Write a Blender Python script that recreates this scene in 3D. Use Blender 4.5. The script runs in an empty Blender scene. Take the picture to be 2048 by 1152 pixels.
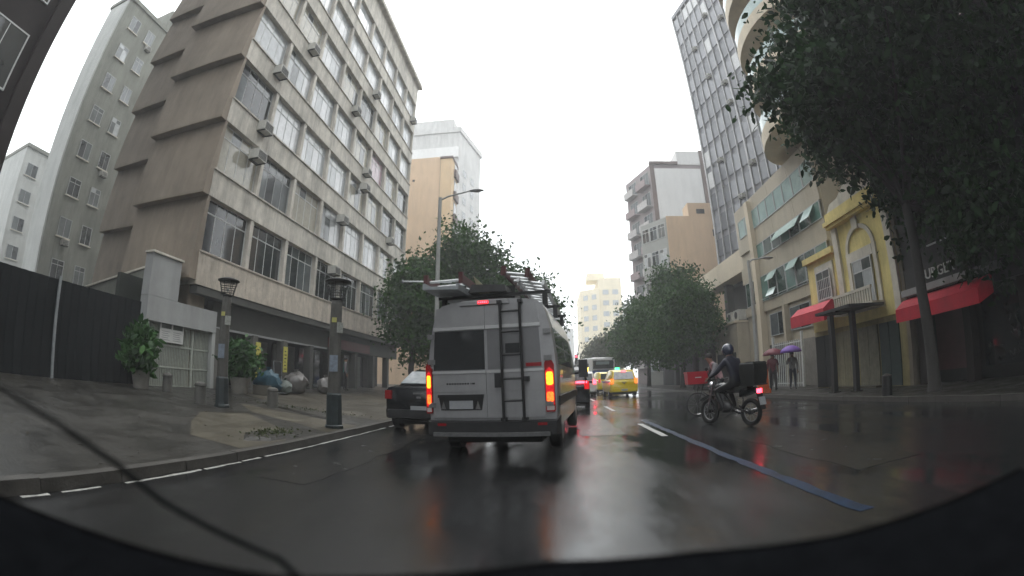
import bpy, math, random
import numpy as np
from mathutils import Matrix, Vector
R = math.radians
random.seed(7)
scene = bpy.context.scene
COL = scene.collection

# ------------------------------------------------------------------ camera
CF, CP, CY, CR, CH = 918.77, 0.19988, -0.08399, -0.01015, 1.2   # focal (px of 2048), pitch, yaw, roll, height
def _cam_axis(X, Y, Z):
    a, b = math.cos(CR), math.sin(CR); X, Y = a*X-b*Y, b*X+a*Y
    a, b = math.cos(CP), math.sin(CP); Y, Z = a*Y+b*Z, a*Z-b*Y
    a, b = math.cos(CY), math.sin(CY); X, Z = a*X+b*Z, a*Z-b*X
    return Vector((X, Z, Y))
cam = bpy.data.cameras.new('camera'); cam_o = bpy.data.objects.new('camera', cam); COL.objects.link(cam_o)
_m = Matrix((_cam_axis(1,0,0), _cam_axis(0,1,0), -_cam_axis(0,0,1))).transposed().to_4x4()
_m.translation = (0, 0, CH); cam_o.matrix_world = _m
cam.type = 'PANO'; cam.panorama_type = 'FISHEYE_LENS_POLYNOMIAL'      # a wide dash-camera lens
cam.sensor_width = 36; cam.sensor_height = 20.25; cam.sensor_fit = 'HORIZONTAL'
cam.fisheye_fov = R(200)
cam.fisheye_polynomial_k0 = 0; cam.fisheye_polynomial_k1 = -(2048/36)/CF
cam.fisheye_polynomial_k2 = 0; cam.fisheye_polynomial_k3 = 0; cam.fisheye_polynomial_k4 = 0
cam.clip_start = 0.02; cam.clip_end = 3000
cam.lens = 50; cam.dof.use_dof = True; cam.dof.focus_distance = 13.0; cam.dof.aperture_fstop = 3.1
scene.camera = cam_o

# ------------------------------------------------------------------ world, sun, exposure
w = bpy.data.worlds.new('World'); scene.world = w; w.use_nodes = True
nt = w.node_tree; bg = nt.nodes['Background']
sky = nt.nodes.new('ShaderNodeTexSky'); sky.sky_type = 'NISHITA'; sky.sun_disc = False
SUN_EL, SUN_ROT = R(62), R(20)
sky.sun_elevation = SUN_EL; sky.sun_rotation = SUN_ROT; sky.dust_density = 6.0; sky.air_density = 1.0
hs = nt.nodes.new('ShaderNodeHueSaturation'); hs.inputs['Saturation'].default_value = 0.35
mx = nt.nodes.new('ShaderNodeMix'); mx.data_type = 'RGBA'; mx.inputs[0].default_value = 0.82
mx.inputs['B'].default_value = (10.6, 11.0, 11.2, 1)                    # even cloud cover
nt.links.new(sky.outputs[0], hs.inputs['Color']); nt.links.new(hs.outputs[0], mx.inputs['A'])
nt.links.new(mx.outputs['Result'], bg.inputs['Color']); bg.inputs['Strength'].default_value = 0.15
sl = bpy.data.lights.new('sun', 'SUN'); sl.energy = 0.5; sl.angle = R(40); sl.color = (1, .98, .95)
so = bpy.data.objects.new('sun', sl); COL.objects.link(so)
so.rotation_euler = (R(90)-SUN_EL, 0, R(180)-SUN_ROT)
scene.view_settings.view_transform = 'Standard'; scene.view_settings.look = 'None'
scene.view_settings.exposure = 0.75; scene.view_settings.gamma = 1
scene.render.engine = 'CYCLES'
scene.cycles.use_denoising = True
scene.cycles.max_bounces = 6; scene.cycles.diffuse_bounces = 3; scene.cycles.glossy_bounces = 3
scene.cycles.transparent_max_bounces = 8; scene.cycles.volume_bounces = 1

# ------------------------------------------------------------------ materials
def new_mat(name):
    m = bpy.data.materials.new(name); m.use_nodes = True
    return m, m.node_tree.nodes, m.node_tree.links, m.node_tree.nodes['Principled BSDF']
MATS = {}
def M(name, col, rough=.6, var=.18, scale=2.5, streak=0.0, bump=0.0, bscale=40, metal=0.0, spec=.5, coat=0.0, rvar=0.0):
    if name in MATS: return MATS[name]
    m, N, L, p = new_mat(name)
    geo = N.new('ShaderNodeNewGeometry')
    n1 = N.new('ShaderNodeTexNoise'); n1.inputs['Scale'].default_value = scale; n1.inputs['Detail'].default_value = 7; n1.inputs['Roughness'].default_value = .65
    L.new(geo.outputs['Position'], n1.inputs['Vector'])
    mr = N.new('ShaderNodeMapRange'); mr.inputs[1].default_value = .3; mr.inputs[2].default_value = .7
    mr.inputs[3].default_value = 1-var; mr.inputs[4].default_value = 1+var
    L.new(n1.outputs['Fac'], mr.inputs[0])
    fac = mr.outputs[0]
    if streak:
        mp = N.new('ShaderNodeMapping'); mp.inputs['Scale'].default_value = (1.0, 1.0, .16)
        L.new(geo.outputs['Position'], mp.inputs['Vector'])
        n2 = N.new('ShaderNodeTexNoise'); n2.inputs['Scale'].default_value = 1.6; n2.inputs['Detail'].default_value = 8; n2.inputs['Roughness'].default_value = .7
        L.new(mp.outputs[0], n2.inputs['Vector'])
        m2 = N.new('ShaderNodeMapRange'); m2.inputs[1].default_value = .42; m2.inputs[2].default_value = .72
        m2.inputs[3].default_value = 1.0; m2.inputs[4].default_value = 1-streak
        L.new(n2.outputs['Fac'], m2.inputs[0])
        mu = N.new('ShaderNodeMath'); mu.operation = 'MULTIPLY'; L.new(fac, mu.inputs[0]); L.new(m2.outputs[0], mu.inputs[1]); fac = mu.outputs[0]
        if streak >= .4:
            mp2 = N.new('ShaderNodeMapping'); mp2.inputs['Scale'].default_value = (6, 6, .9); L.new(geo.outputs['Position'], mp2.inputs['Vector'])
            n4 = N.new('ShaderNodeTexNoise'); n4.inputs['Scale'].default_value = 1.3; n4.inputs['Detail'].default_value = 9; n4.inputs['Roughness'].default_value = .75
            L.new(mp2.outputs[0], n4.inputs['Vector'])
            m4 = N.new('ShaderNodeMapRange'); m4.inputs[1].default_value = .52; m4.inputs[2].default_value = .70; m4.inputs[3].default_value = 1; m4.inputs[4].default_value = .68
            L.new(n4.outputs['Fac'], m4.inputs[0])
            mv = N.new('ShaderNodeMath'); mv.operation = 'MULTIPLY'; L.new(fac, mv.inputs[0]); L.new(m4.outputs[0], mv.inputs[1]); fac = mv.outputs[0]
    vm = N.new('ShaderNodeVectorMath'); vm.operation = 'SCALE'; vm.inputs[0].default_value = col
    L.new(fac, vm.inputs['Scale']); L.new(vm.outputs[0], p.inputs['Base Color'])
    p.inputs['Roughness'].default_value = rough; p.inputs['Metallic'].default_value = metal
    p.inputs['Specular IOR Level'].default_value = spec; p.inputs['Coat Weight'].default_value = coat
    p.inputs['Coat Roughness'].default_value = .08
    if rvar:
        m3 = N.new('ShaderNodeMapRange'); m3.inputs[1].default_value = .3; m3.inputs[2].default_value = .7
        m3.inputs[3].default_value = max(.02, rough-rvar); m3.inputs[4].default_value = min(1, rough+rvar)
        L.new(n1.outputs['Fac'], m3.inputs[0]); L.new(m3.outputs[0], p.inputs['Roughness'])
    if bump:
        n3 = N.new('ShaderNodeTexNoise'); n3.inputs['Scale'].default_value = bscale; n3.inputs['Detail'].default_value = 5
        L.new(geo.outputs['Position'], n3.inputs['Vector'])
        b = N.new('ShaderNodeBump'); b.inputs['Strength'].default_value = bump; b.inputs['Distance'].default_value = .02
        L.new(n3.outputs['Fac'], b.inputs['Height']); L.new(b.outputs[0], p.inputs['Normal'])
    MATS[name] = m; return m
def EM(name, col, strength, base=(.2,.02,.02)):
    if name in MATS: return MATS[name]
    m, N, L, p = new_mat(name)
    p.inputs['Base Color'].default_value = (*base, 1); p.inputs['Roughness'].default_value = .2
    geo = N.new('ShaderNodeNewGeometry')
    v = N.new('ShaderNodeTexVoronoi'); v.inputs['Scale'].default_value = 45
    L.new(geo.outputs['Position'], v.inputs['Vector'])
    mr = N.new('ShaderNodeMapRange'); mr.inputs[1].default_value = 0; mr.inputs[2].default_value = .8
    mr.inputs[3].default_value = strength*1.35; mr.inputs[4].default_value = strength*.55
    L.new(v.outputs['Distance'], mr.inputs[0]); L.new(mr.outputs[0], p.inputs['Emission Strength'])
    p.inputs['Emission Color'].default_value = (*col, 1)
    MATS[name] = m; return m
def leaf_mat(name, c1, c2):
    m, N, L, p = new_mat(name)
    geo = N.new('ShaderNodeNewGeometry')
    n = N.new('ShaderNodeTexNoise'); n.inputs['Scale'].default_value = .7; n.inputs['Detail'].default_value = 3
    L.new(geo.outputs['Position'], n.inputs['Vector'])
    ad = N.new('ShaderNodeMath'); ad.operation = 'ADD'; L.new(geo.outputs['Random Per Island'], ad.inputs[0]); L.new(n.outputs['Fac'], ad.inputs[1])
    mr = N.new('ShaderNodeMapRange'); mr.inputs[1].default_value = .4; mr.inputs[2].default_value = 1.5; L.new(ad.outputs[0], mr.inputs[0])
    mc = N.new('ShaderNodeMix'); mc.data_type = 'RGBA'; mc.inputs['A'].default_value = (*c1, 1); mc.inputs['B'].default_value = (*c2, 1)
    L.new(mr.outputs[0], mc.inputs[0]); L.new(mc.outputs['Result'], p.inputs['Base Color'])
    p.inputs['Roughness'].default_value = .5; p.inputs['Specular IOR Level'].default_value = .2
    tr = N.new('ShaderNodeBsdfTranslucent'); L.new(mc.outputs['Result'], tr.inputs['Color'])
    ms = N.new('ShaderNodeMixShader'); ms.inputs[0].default_value = .22
    L.new(p.outputs[0], ms.inputs[1]); L.new(tr.outputs[0], ms.inputs[2])
    L.new(ms.outputs[0], N['Material Output'].inputs['Surface'])
    return m
def asphalt_mat():
    m, N, L, p = new_mat('wet_asphalt')
    geo = N.new('ShaderNodeNewGeometry')
    mp = N.new('ShaderNodeMapping'); mp.inputs['Scale'].default_value = (1, .35, 1); L.new(geo.outputs['Position'], mp.inputs['Vector'])
    n = N.new('ShaderNodeTexNoise'); n.inputs['Scale'].default_value = .55; n.inputs['Detail'].default_value = 6; n.inputs['Roughness'].default_value = .6
    L.new(mp.outputs[0], n.inputs['Vector'])
    mr = N.new('ShaderNodeMapRange'); mr.inputs[1].default_value = .40; mr.inputs[2].default_value = .62
    mr.inputs[3].default_value = .045; mr.inputs[4].default_value = .22; L.new(n.outputs['Fac'], mr.inputs[0])
    L.new(mr.outputs[0], p.inputs['Roughness'])
    f = N.new('ShaderNodeTexNoise'); f.inputs['Scale'].default_value = 90; f.inputs['Detail'].default_value = 4; L.new(geo.outputs['Position'], f.inputs['Vector'])
    c = N.new('ShaderNodeMix'); c.data_type = 'RGBA'; c.inputs['A'].default_value = (.010,.0105,.011,1); c.inputs['B'].default_value = (.026,.0265,.027,1)
    L.new(f.outputs['Fac'], c.inputs[0])
    c2 = N.new('ShaderNodeMix'); c2.data_type = 'RGBA'; c2.blend_type = 'MULTIPLY'; c2.inputs[0].default_value = .5
    L.new(c.outputs['Result'], c2.inputs['A']); L.new(n.outputs['Fac'], c2.inputs['B']); L.new(c2.outputs['Result'], p.inputs['Base Color'])
    mb = N.new('ShaderNodeMapRange'); mb.inputs[1].default_value = .42; mb.inputs[2].default_value = .6; mb.inputs[3].default_value = .06; mb.inputs[4].default_value = .45
    L.new(n.outputs['Fac'], mb.inputs[0])
    b = N.new('ShaderNodeBump'); b.inputs['Distance'].default_value = .01; L.new(mb.outputs[0], b.inputs['Strength']); L.new(f.outputs['Fac'], b.inputs['Height']); L.new(b.outputs[0], p.inputs['Normal'])
    p.inputs['Specular IOR Level'].default_value = .5
    return m

ASPH = asphalt_mat()
PAVE = M('wet_pavement', (.017,.0155,.012), .45, .5, 1.3, bump=.25, bscale=25, rvar=.15)
PAVE2 = M('pale_wet_concrete', (.062,.054,.037), .45, .35, 1.6, bump=.2, bscale=30, rvar=.12)
PAVED = M('dark_wet_pavement', (.02,.0185,.016), .34, .35, 2, bump=.3, bscale=20, rvar=.12)
SOIL = M('wet_soil', (.02,.017,.012), .55, .5, 6, bump=.8, bscale=18)
KERB = M('kerb_stone', (.06,.056,.05), .45, .3, 5, bump=.3)
WPAINT = M('worn_white_paint', (.36,.36,.335), .42, .5, 14)
BPAINT = M('blue_paint', (.008,.022,.05), .3, .7, 5, bump=.4, bscale=90, spec=.3)
GRND = M('ground', (.06,.058,.052), .5, .3, .6)
CONC = M('stained_concrete', (.56,.525,.46), .75, .2, 1.6, streak=.5, bump=.15, bscale=14)
CONCP = M('plaster_band', (.52,.46,.385), .8, .18, 3, streak=.42, bump=.3, bscale=22)
BROWN = M('brown_render', (.235,.192,.146), .75, .22, .45, streak=.3, bump=.1, bscale=10)
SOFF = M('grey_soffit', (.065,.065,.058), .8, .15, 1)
GREYW = M('grey_green_plaster', (.19,.195,.165), .8, .15, .6, streak=.4)
PALEW = M('pale_plaster', (.42,.43,.41), .8, .1, .6, streak=.25)
LGREY = M('light_grey_paint', (.33,.335,.33), .7, .1, 1.2, streak=.2)
PEACH = M('peach_plaster', (.58,.42,.28), .85, .08, .3, streak=.16)
PEACH2 = M('peach_plaster_pale', (.60,.44,.27), .85, .08, .3, streak=.12)
HAZYG = M('hazy_grey_concrete', (.46,.455,.44), .85, .12, .2, streak=.3)  # distance haze put into the colour, paler than the concrete itself
WHITEW = M('white_gable', (.62,.615,.60), .8, .05, .2, streak=.12)
BRNTRIM = M('brown_trim', (.12,.085,.075), .7, .2, .6)
YELLOW = M('yellow_plaster', (.78,.66,.27), .75, .14, 1.5, streak=.35)
YELLOWP = M('pale_yellow_plaster', (.72,.60,.24), .75, .14, 1.5, streak=.3)
STUCW = M('white_stucco', (.62,.58,.49), .7, .15, 3, streak=.35)
BEIGE = M('beige_cladding', (.40,.35,.265), .6, .09, .8, streak=.2)
CREAM = M('cream_slab', (.56,.48,.36), .65, .08, .8, streak=.15)
FARY = M('far_yellow_plaster', (.78,.69,.50), .85, .1, .1, streak=.15)  # whitened colour stands in for mist over the far yellow block
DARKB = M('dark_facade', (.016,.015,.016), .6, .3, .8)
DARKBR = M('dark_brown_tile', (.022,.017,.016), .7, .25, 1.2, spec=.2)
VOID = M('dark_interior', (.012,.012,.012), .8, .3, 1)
HOARD = M('black_hoarding', (.007,.009,.0105), .75, .25, 2, streak=.3, spec=.15)
STEELG = M('galvanised_steel', (.30,.32,.33), .45, .2, 8, metal=.4)
POSTG = M('grey_lamp_post', (.34,.345,.33), .5, .15, 6, streak=.2)
LPOST = M('lantern_post_concrete', (.085,.082,.072), .6, .3, 7, streak=.3)
LBASE = M('lantern_base_paint', (.02,.028,.029), .5, .4, 6)
BLACKM = M('black_metal', (.012,.012,.012), .4, .2, 10)
WMETAL = M('white_frame', (.52,.53,.52), .45, .12, 8)
GFRAME = M('aluminium_frame', (.36,.37,.37), .4, .12, 8)
GLD = M('dark_glass', (.022,.026,.028), .06, .3, 1.2, spec=.8)
GLM = M('grey_glass', (.10,.112,.115), .07, .35, 1.5, spec=.9)
GLP = M('pale_curtain_glass', (.42,.44,.45), .1, .18, 3, spec=.8)  # curtained panes nearby; on the far yellow block the paleness is painted haze
GLW = M('white_curtain_glass', (.62,.63,.64), .12, .12, 3, spec=.8)
GLC = M('cream_blind_glass', (.36,.34,.28), .12, .2, 6, spec=.8)
GLPK = M('pink_curtain_glass', (.42,.30,.34), .12, .15, 3, spec=.8)
GLT = M('teal_glass', (.10,.19,.165), .08, .25, 1.5, spec=.9)
GLTD = M('dark_green_glass', (.03,.055,.045), .06, .35, 1.5, spec=.9)
GLTW = M('bright_open_glass', (.42,.55,.52), .08, .1, 2, spec=1)
GLTP = M('pale_teal_glass', (.24,.34,.32), .1, .2, 1.5, spec=.9)
TWR = M('tower_spandrel', (.15,.15,.165), .35, .2, .7, streak=.2)
TGA = M('tower_glass_dark', (.06,.063,.075), .1, .3, .5, spec=.9)
TGB = M('tower_glass_mid', (.14,.143,.16), .12, .25, .6, spec=.9)
MULL = M('tower_mullion', (.33,.325,.33), .45, .15, 2, metal=.2)
ACW = M('air_conditioner_case', (.46,.45,.41), .55, .15, 6, streak=.3)
ACD = M('air_conditioner_grille', (.05,.05,.05), .6, .3, 8)
REDC = M('red_awning_canvas', (.50,.012,.035), .6, .14, 3, streak=.15)
TYRE = M('tyre_rubber', (.012,.012,.012), .6, .2, 12, bump=.2)
RIM = M('wheel_rim', (.28,.28,.29), .3, .15, 10, metal=.8)
PLAST = M('black_plastic', (.013,.013,.014), .45, .25, 10)
CHROME = M('chrome', (.6,.6,.62), .15, .1, 6, metal=1)
SILV = M('silver_van_paint', (.33,.33,.335), .3, .1, 2.5, streak=.2, metal=.35, coat=.6)
SILVD = M('shadow_silver_panel', (.16,.16,.165), .32, .08, 2.5, metal=.35, coat=.5)  # darker grey silver of the right rear door panel
BLKP = M('black_car_paint', (.006,.007,.009), .22, .2, 3, coat=.3, spec=.35)
WHTP = M('white_car_paint', (.6,.6,.6), .3, .06, 3, coat=.6)
YELP = M('taxi_yellow_paint', (.62,.47,.006), .3, .08, 3, coat=.6)
BLUP = M('bus_blue_paint', (.03,.07,.26), .35, .1, 2, coat=.3)
GLV = M('vehicle_glass', (.026,.028,.029), .04, .35, 2, spec=.6)
PLATE = M('number_plate', (.30,.31,.32), .5, .1, 20)
REDL = M('red_lens_unlit', (.25,.008,.012), .2, .15, 30, coat=.5)
ALU = M('ladder_aluminium', (.62,.63,.63), .35, .12, 10, metal=.5)
FIBR = M('red_fibreglass_rail', (.075,.022,.02), .5, .3, 8)
FIBO = M('olive_fibreglass', (.20,.19,.11), .5, .3, 8)
AMB = EM('amber_lamp_lit', (1, .40, .02), 1.9, (.5,.2,.02))
BRK = EM('brake_lamp_lit', (1, .16, .02), 1.8, (.4,.02,.01))
REDE = EM('red_lens_lit', (1, .012, .015), .45, (.35,.01,.012))
REDH = EM('red_led_lit', (1, .05, .08), 6, (.4,.01,.02))
GRNE = EM('green_roof_light', (.05, 1, .3), 4, (.02,.3,.1))
HEAD = EM('indicator_lit', (1, .62, .12), 5, (.5,.3,.05))
TRUNK = M('bark', (.022,.019,.016), .75, .35, 6, streak=.3, bump=.8, bscale=12)
LEAFN = leaf_mat('leaf_near', (.0025,.011,.003), (.018,.058,.012))
LEAFF = leaf_mat('leaf_far', (.006,.027,.004), (.036,.10,.012))
LEAFO = leaf_mat('leaf_olive', (.022,.034,.014), (.07,.085,.03))
LEAFB = leaf_mat('leaf_bush', (.012,.045,.010), (.05,.13,.03))

# ------------------------------------------------------------------ mesh helpers
class MB:
    def __init__(s): s.v = []; s.f = []
    def add(s, vs, fs):
        o = len(s.v); s.v += [tuple(v) for v in vs]; s.f += [[i+o for i in f] for f in fs]; return s
    def box(s, x0, x1, y0, y1, z0, z1):
        return s.hexa([(x0,y0,z0),(x1,y0,z0),(x1,y1,z0),(x0,y1,z0),(x0,y0,z1),(x1,y0,z1),(x1,y1,z1),(x0,y1,z1)])
    def cbox(s, c, d, rz=0, rx=0, ry=0):
        Mx = Matrix.Translation(c) @ Matrix.Rotation(rz,4,'Z') @ Matrix.Rotation(ry,4,'Y') @ Matrix.Rotation(rx,4,'X')
        h = [q/2 for q in d]
        return s.hexa([Mx @ Vector(p) for p in [(-h[0],-h[1],-h[2]),(h[0],-h[1],-h[2]),(h[0],h[1],-h[2]),(-h[0],h[1],-h[2]),(-h[0],-h[1],h[2]),(h[0],-h[1],h[2]),(h[0],h[1],h[2]),(-h[0],h[1],h[2])]])
    def hexa(s, p):
        return s.add(p, [[0,3,2,1],[4,5,6,7],[0,1,5,4],[1,2,6,5],[2,3,7,6],[3,0,4,7]])
    def prism(s, poly, z0, z1):
        n = len(poly)
        return s.add([(x,y,z0) for x,y in poly]+[(x,y,z1) for x,y in poly],
                     [list(range(n))[::-1], list(range(n,2*n))]+[[i,(i+1)%n,n+(i+1)%n,n+i] for i in range(n)])
    def xz(s, poly, y0, y1):
        n = len(poly)
        return s.add([(x,y0,z) for x,z in poly]+[(x,y1,z) for x,z in poly],
                     [list(range(n)), list(range(n,2*n))[::-1]]+[[(i+1)%n,i,n+i,n+(i+1)%n] for i in range(n)])
    def yz(s, poly, x0, x1):
        n = len(poly)
        return s.add([(x0,y,z) for y,z in poly]+[(x1,y,z) for y,z in poly],
                     [list(range(n))[::-1], list(range(n,2*n))]+[[i,(i+1)%n,n+(i+1)%n,n+i] for i in range(n)])
    def loft(s, rings, cap=True):
        n = len(rings[0]); vs = [p for r in rings for p in r]; fs = []
        for k in range(len(rings)-1):
            for i in range(n):
                j = (i+1)%n; fs.append([k*n+i, k*n+j, (k+1)*n+j, (k+1)*n+i])
        if cap: fs += [list(range(n))[::-1], [(len(rings)-1)*n+i for i in range(n)]]
        return s.add(vs, fs)
    def tube(s, pts, rad, n=8, cap=True):
        pts = [Vector(p) for p in pts]
        if not isinstance(rad, (list, tuple)): rad = [rad]*len(pts)
        rings = []
        for k, p in enumerate(pts):
            d = (pts[min(k+1,len(pts)-1)]-pts[max(k-1,0)]).normalized()
            a = d.orthogonal().normalized() if k == 0 else (a - d*a.dot(d)).normalized()
            b = d.cross(a)
            rings.append([p + (a*math.cos(t)+b*math.sin(t))*rad[k] for t in [2*math.pi*i/n for i in range(n)]])
        return s.loft(rings, cap)
    def lathe(s, prof, c=(0,0,0), n=16, axis='Z'):
        rings = []
        for r, h in prof:
            ring = []
            for i in range(n):
                t = 2*math.pi*i/n; x, y = r*math.cos(t), r*math.sin(t)
                ring.append((c[0]+x, c[1]+y, c[2]+h) if axis == 'Z' else (c[0]+h, c[1]+x, c[2]+y))
            rings.append(ring)
        return s.loft(rings)
    def ell(s, c, r, nu=12, nv=8):
        return s.lathe_e(c, r, nu, nv)
    def lathe_e(s, c, r, nu, nv):
        rings = []
        for k in range(nv+1):
            ph = -math.pi/2 + math.pi*(k+.02)/(nv+.04)
            rings.append([(c[0]+r[0]*math.cos(ph)*math.cos(2*math.pi*i/nu), c[1]+r[1]*math.cos(ph)*math.sin(2*math.pi*i/nu), c[2]+r[2]*math.sin(ph)) for i in range(nu)])
        return s.loft(rings)
    def torus(s, c, R0, r, axis='X', nu=24, nv=8):
        vs, fs = [], []
        for i in range(nu):
            t = 2*math.pi*i/nu
            for j in range(nv):
                q = 2*math.pi*j/nv; rr = R0+r*math.cos(q); h = r*math.sin(q)
                a, b = rr*math.cos(t), rr*math.sin(t)
                vs.append((c[0]+h, c[1]+a, c[2]+b) if axis == 'X' else (c[0]+a, c[1]+b, c[2]+h))
                fs.append([i*nv+j, ((i+1)%nu)*nv+j, ((i+1)%nu)*nv+(j+1)%nv, i*nv+(j+1)%nv])
        return s.add(vs, fs)
    def mesh(s, name='mesh', smooth=False):
        me = bpy.data.meshes.new(name); me.from_pydata([tuple(v) for v in s.v], [], s.f)
        me.materials.append(None)
        if smooth:
            me.polygons.foreach_set('use_smooth', [True]*len(me.polygons))
            if hasattr(me, 'set_sharp_from_angle'): me.set_sharp_from_angle(angle=R(38))
        me.update(); return me
def inst(name, mesh, mat, parent=None, loc=(0,0,0), rot=(0,0,0), scale=(1,1,1)):
    o = bpy.data.objects.new(name, mesh); COL.objects.link(o)
    o.location = loc; o.rotation_euler = rot; o.scale = scale
    if parent: o.parent = parent
    o.material_slots[0].link = 'OBJECT'; o.material_slots[0].material = mat
    return o
def part(name, mb, mat, parent, smooth=False, label=None):
    o = inst(name, mb.mesh(name, smooth), mat, parent)
    if label: o['label'] = label
    return o
def tag(o, label, cat, group=None):
    o['label'] = label; o['category'] = cat
    if group: o['group'] = group
    return o
def thing(name, label, cat, loc=(0,0,0), rz=0, group=None, rot=None):
    o = bpy.data.objects.new(name, None); COL.objects.link(o); o.location = loc; o.rotation_euler = rot or (0,0,rz)
    o.empty_display_size = .1
    return tag(o, label, cat, group)
def struct(name, mb, mat, kind='structure', parent=None):
    o = part(name, mb, mat, parent); 
    if not parent: o['kind'] = kind
    return o
def np_mesh(name, verts, quads):
    me = bpy.data.meshes.new(name)
    me.vertices.add(len(verts)); me.vertices.foreach_set('co', np.asarray(verts, np.float32).ravel())
    nq = len(quads); me.loops.add(nq*4); me.loops.foreach_set('vertex_index', np.asarray(quads, np.int32).ravel())
    me.polygons.add(nq); me.polygons.foreach_set('loop_start', np.arange(0, nq*4, 4, dtype=np.int32))
    me.polygons.foreach_set('loop_total', np.full(nq, 4, np.int32))
    me.materials.append(None); me.update(calc_edges=True); return me
def text_mesh(body, size, depth=.01):
    cu = bpy.data.curves.new('text', 'FONT'); cu.body = body; cu.size = size; cu.extrude = depth; cu.resolution_u = 3
    ob = bpy.data.objects.new('text', cu); COL.objects.link(ob)
    me = bpy.data.meshes.new_from_object(ob.evaluated_get(bpy.context.evaluated_depsgraph_get()))
    bpy.data.objects.remove(ob); bpy.data.curves.remove(cu)
    me.materials.clear(); me.materials.append(None); return me
def copy_tree(o, parent=None):
    c = o.copy(); COL.objects.link(c); c.parent = parent
    for ch in list(o.children): copy_tree(ch, c)
    return c

# ------------------------------------------------------------------ ground, road, pavements
def zs(x): return .12 + .055*max(0, min(-4.2-x, 8.3))
struct('ground', MB().box(-500,500,-300,900,-.3,-.03), GRND)
rd = struct('road', MB().box(-4.05,8.7,-80,230,-.25,0), ASPH)
sw = MB()
for y0, y1 in ((-80,230),):
    pts = [(-4.2,.12),(-12.5,zs(-12.5)),(-45,zs(-12.5)),(-45,-.2),(-4.2,-.2)]
    sw.xz(pts[::-1], y0, y1)
sidewalk_l = struct('pavement', sw, PAVE)
struct('pavement', MB().box(8.86,45,-80,230,-.2,.13), PAVE)
kb = thing('kerb', '', 'kerb'); del kb['label']; del kb['category']; kb['kind'] = 'structure'
for side, xa, xb in (('l',-4.2,-4.05),('r',8.7,8.86)):
    km = [MB().box(xa, xb, .006, .994, -.15, .125+d).mesh('kerb_stone') for d in (0, .006, -.004)]
    for i in range(46):
        inst('kerb_stone', random.choice(km), KERB, kb, (random.uniform(-.006,.006), -1+i, random.uniform(-.004,.004)))
struct('kerb_run', MB().box(-4.2,-4.05,45,230,-.15,.125).box(8.7,8.86,45,230,-.15,.125), KERB)
# worn edge line beside the left kerb, lane dashes and the blue lane line
def sheet(pts, z=.004):
    m = MB(); n = len(pts); return m.add([(x,y,z if not callable(z) else z(x)) for x,y in pts], [list(range(n))])
def strip(x, y0, y1, wd, jag=.012, z=.004, step=.22):
    ys = [y0]; 
    while ys[-1] < y1-.05: ys.append(min(y1, ys[-1]+random.uniform(.6,1.3)*step))
    l = [(x-wd/2+random.uniform(-jag,jag), y) for y in ys]; r = [(x+wd/2+random.uniform(-jag,jag), y) for y in ys]
    m = MB(); n = len(ys)
    return m.add([(a,b,z) for a,b in l]+[(a,b,z) for a,b in r], [[i,n+i,n+i+1,i+1] for i in range(n-1)])
for a, b in ((1.75,2.05),(2.2,2.7),(3.0,4.2),(4.26,4.98),(5.05,5.5),(5.6,10.6),(10.9,14),(14.4,24),(25,40)):
    o = struct('edge_line', strip(-3.99, a, b, .05, .016), WPAINT)
for a, b in ((8.85,11.45),(16.4,19.1),(23.9,26.5),(31.4,34),(39,41.6),(46.5,49)):
    struct('lane_dash', strip(2.19, a, b, .13, .006), WPAINT)
struct('blue_lane_line', strip(2.46, 3.0, 12.5, .145, .02), BPAINT)
TAR = M('tar_patch', (.015,.015,.0145), .2, .5, 3, bump=.2, bscale=80, rvar=.1)
def ragged(x0, x1, y0, y1, jit=.05, step=.35):
    p = []
    n = max(2,int((x1-x0)/step)); q = max(2,int((y1-y0)/step))
    p += [(x0+(x1-x0)*i/n, y0+random.uniform(-jit,jit)) for i in range(n)]; p += [(x1+random.uniform(-jit,jit), y0+(y1-y0)*i/q) for i in range(q)]
    p += [(x1-(x1-x0)*i/n, y1+random.uniform(-jit,jit)) for i in range(n)]; p += [(x0+random.uniform(-jit,jit), y1-(y1-y0)*i/q) for i in range(q)]
    return p
for x0, x1, y0, y1 in ((3.3,4.3,4.2,7.8),(-3.3,-2.6,4.4,9.5),(.6,1.5,9.5,15),(5.4,7.6,12,14.2)):
    struct('tar_patch', sheet(ragged(x0,x1,y0,y1), .003), TAR)
# pale apron, dark strips and tree pit on the left pavement
sheet_z = lambda x: zs(x)+.004
struct('concrete_apron', sheet([(-4.22,5.3),(-4.22,6.5),(-4.7,7.4),(-6.75,8.75),(-7.2,7.6),(-6.3,6.4),(-5.3,5.35)], sheet_z), PAVE2)
struct('concrete_apron', sheet([(-4.25,8.0),(-4.25,9.5),(-6.3,10.1),(-8.2,10.3),(-6.9,9.1),(-5.2,8.55)], sheet_z), PAVE2)
struct('concrete_apron', sheet([(-4.25,11),(-4.25,22),(-9.6,22),(-10.6,13.2),(-8.6,12.2)], sheet_z), M('mid_wet_concrete', (.05,.043,.03), .42, .45, 1.2, bump=.2, rvar=.12))
struct('dark_paving', sheet([(-7.4,8.9),(-11.3,9.2),(-11.6,14),(-8.9,11.9),(-8.4,10.5)], sheet_z), PAVED)
def soil_bed(pts, h):
    m = MB(); n = len(pts); cx = sum(p[0] for p in pts)/n; cy = sum(p[1] for p in pts)/n
    inn = [(cx+(x-cx)*.8, cy+(y-cy)*.8) for x,y in pts]
    m.add([(x,y,zs(x)-.02) for x,y in pts]+[(x,y,zs(x)+h*random.uniform(.6,1.2)) for x,y in inn]+[(cx,cy,zs(cx)+h)], [[i,(i+1)%n,n+(i+1)%n,n+i] for i in range(n)]+[[n+i,n+(i+1)%n,2*n] for i in range(n)])
    return m
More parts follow.
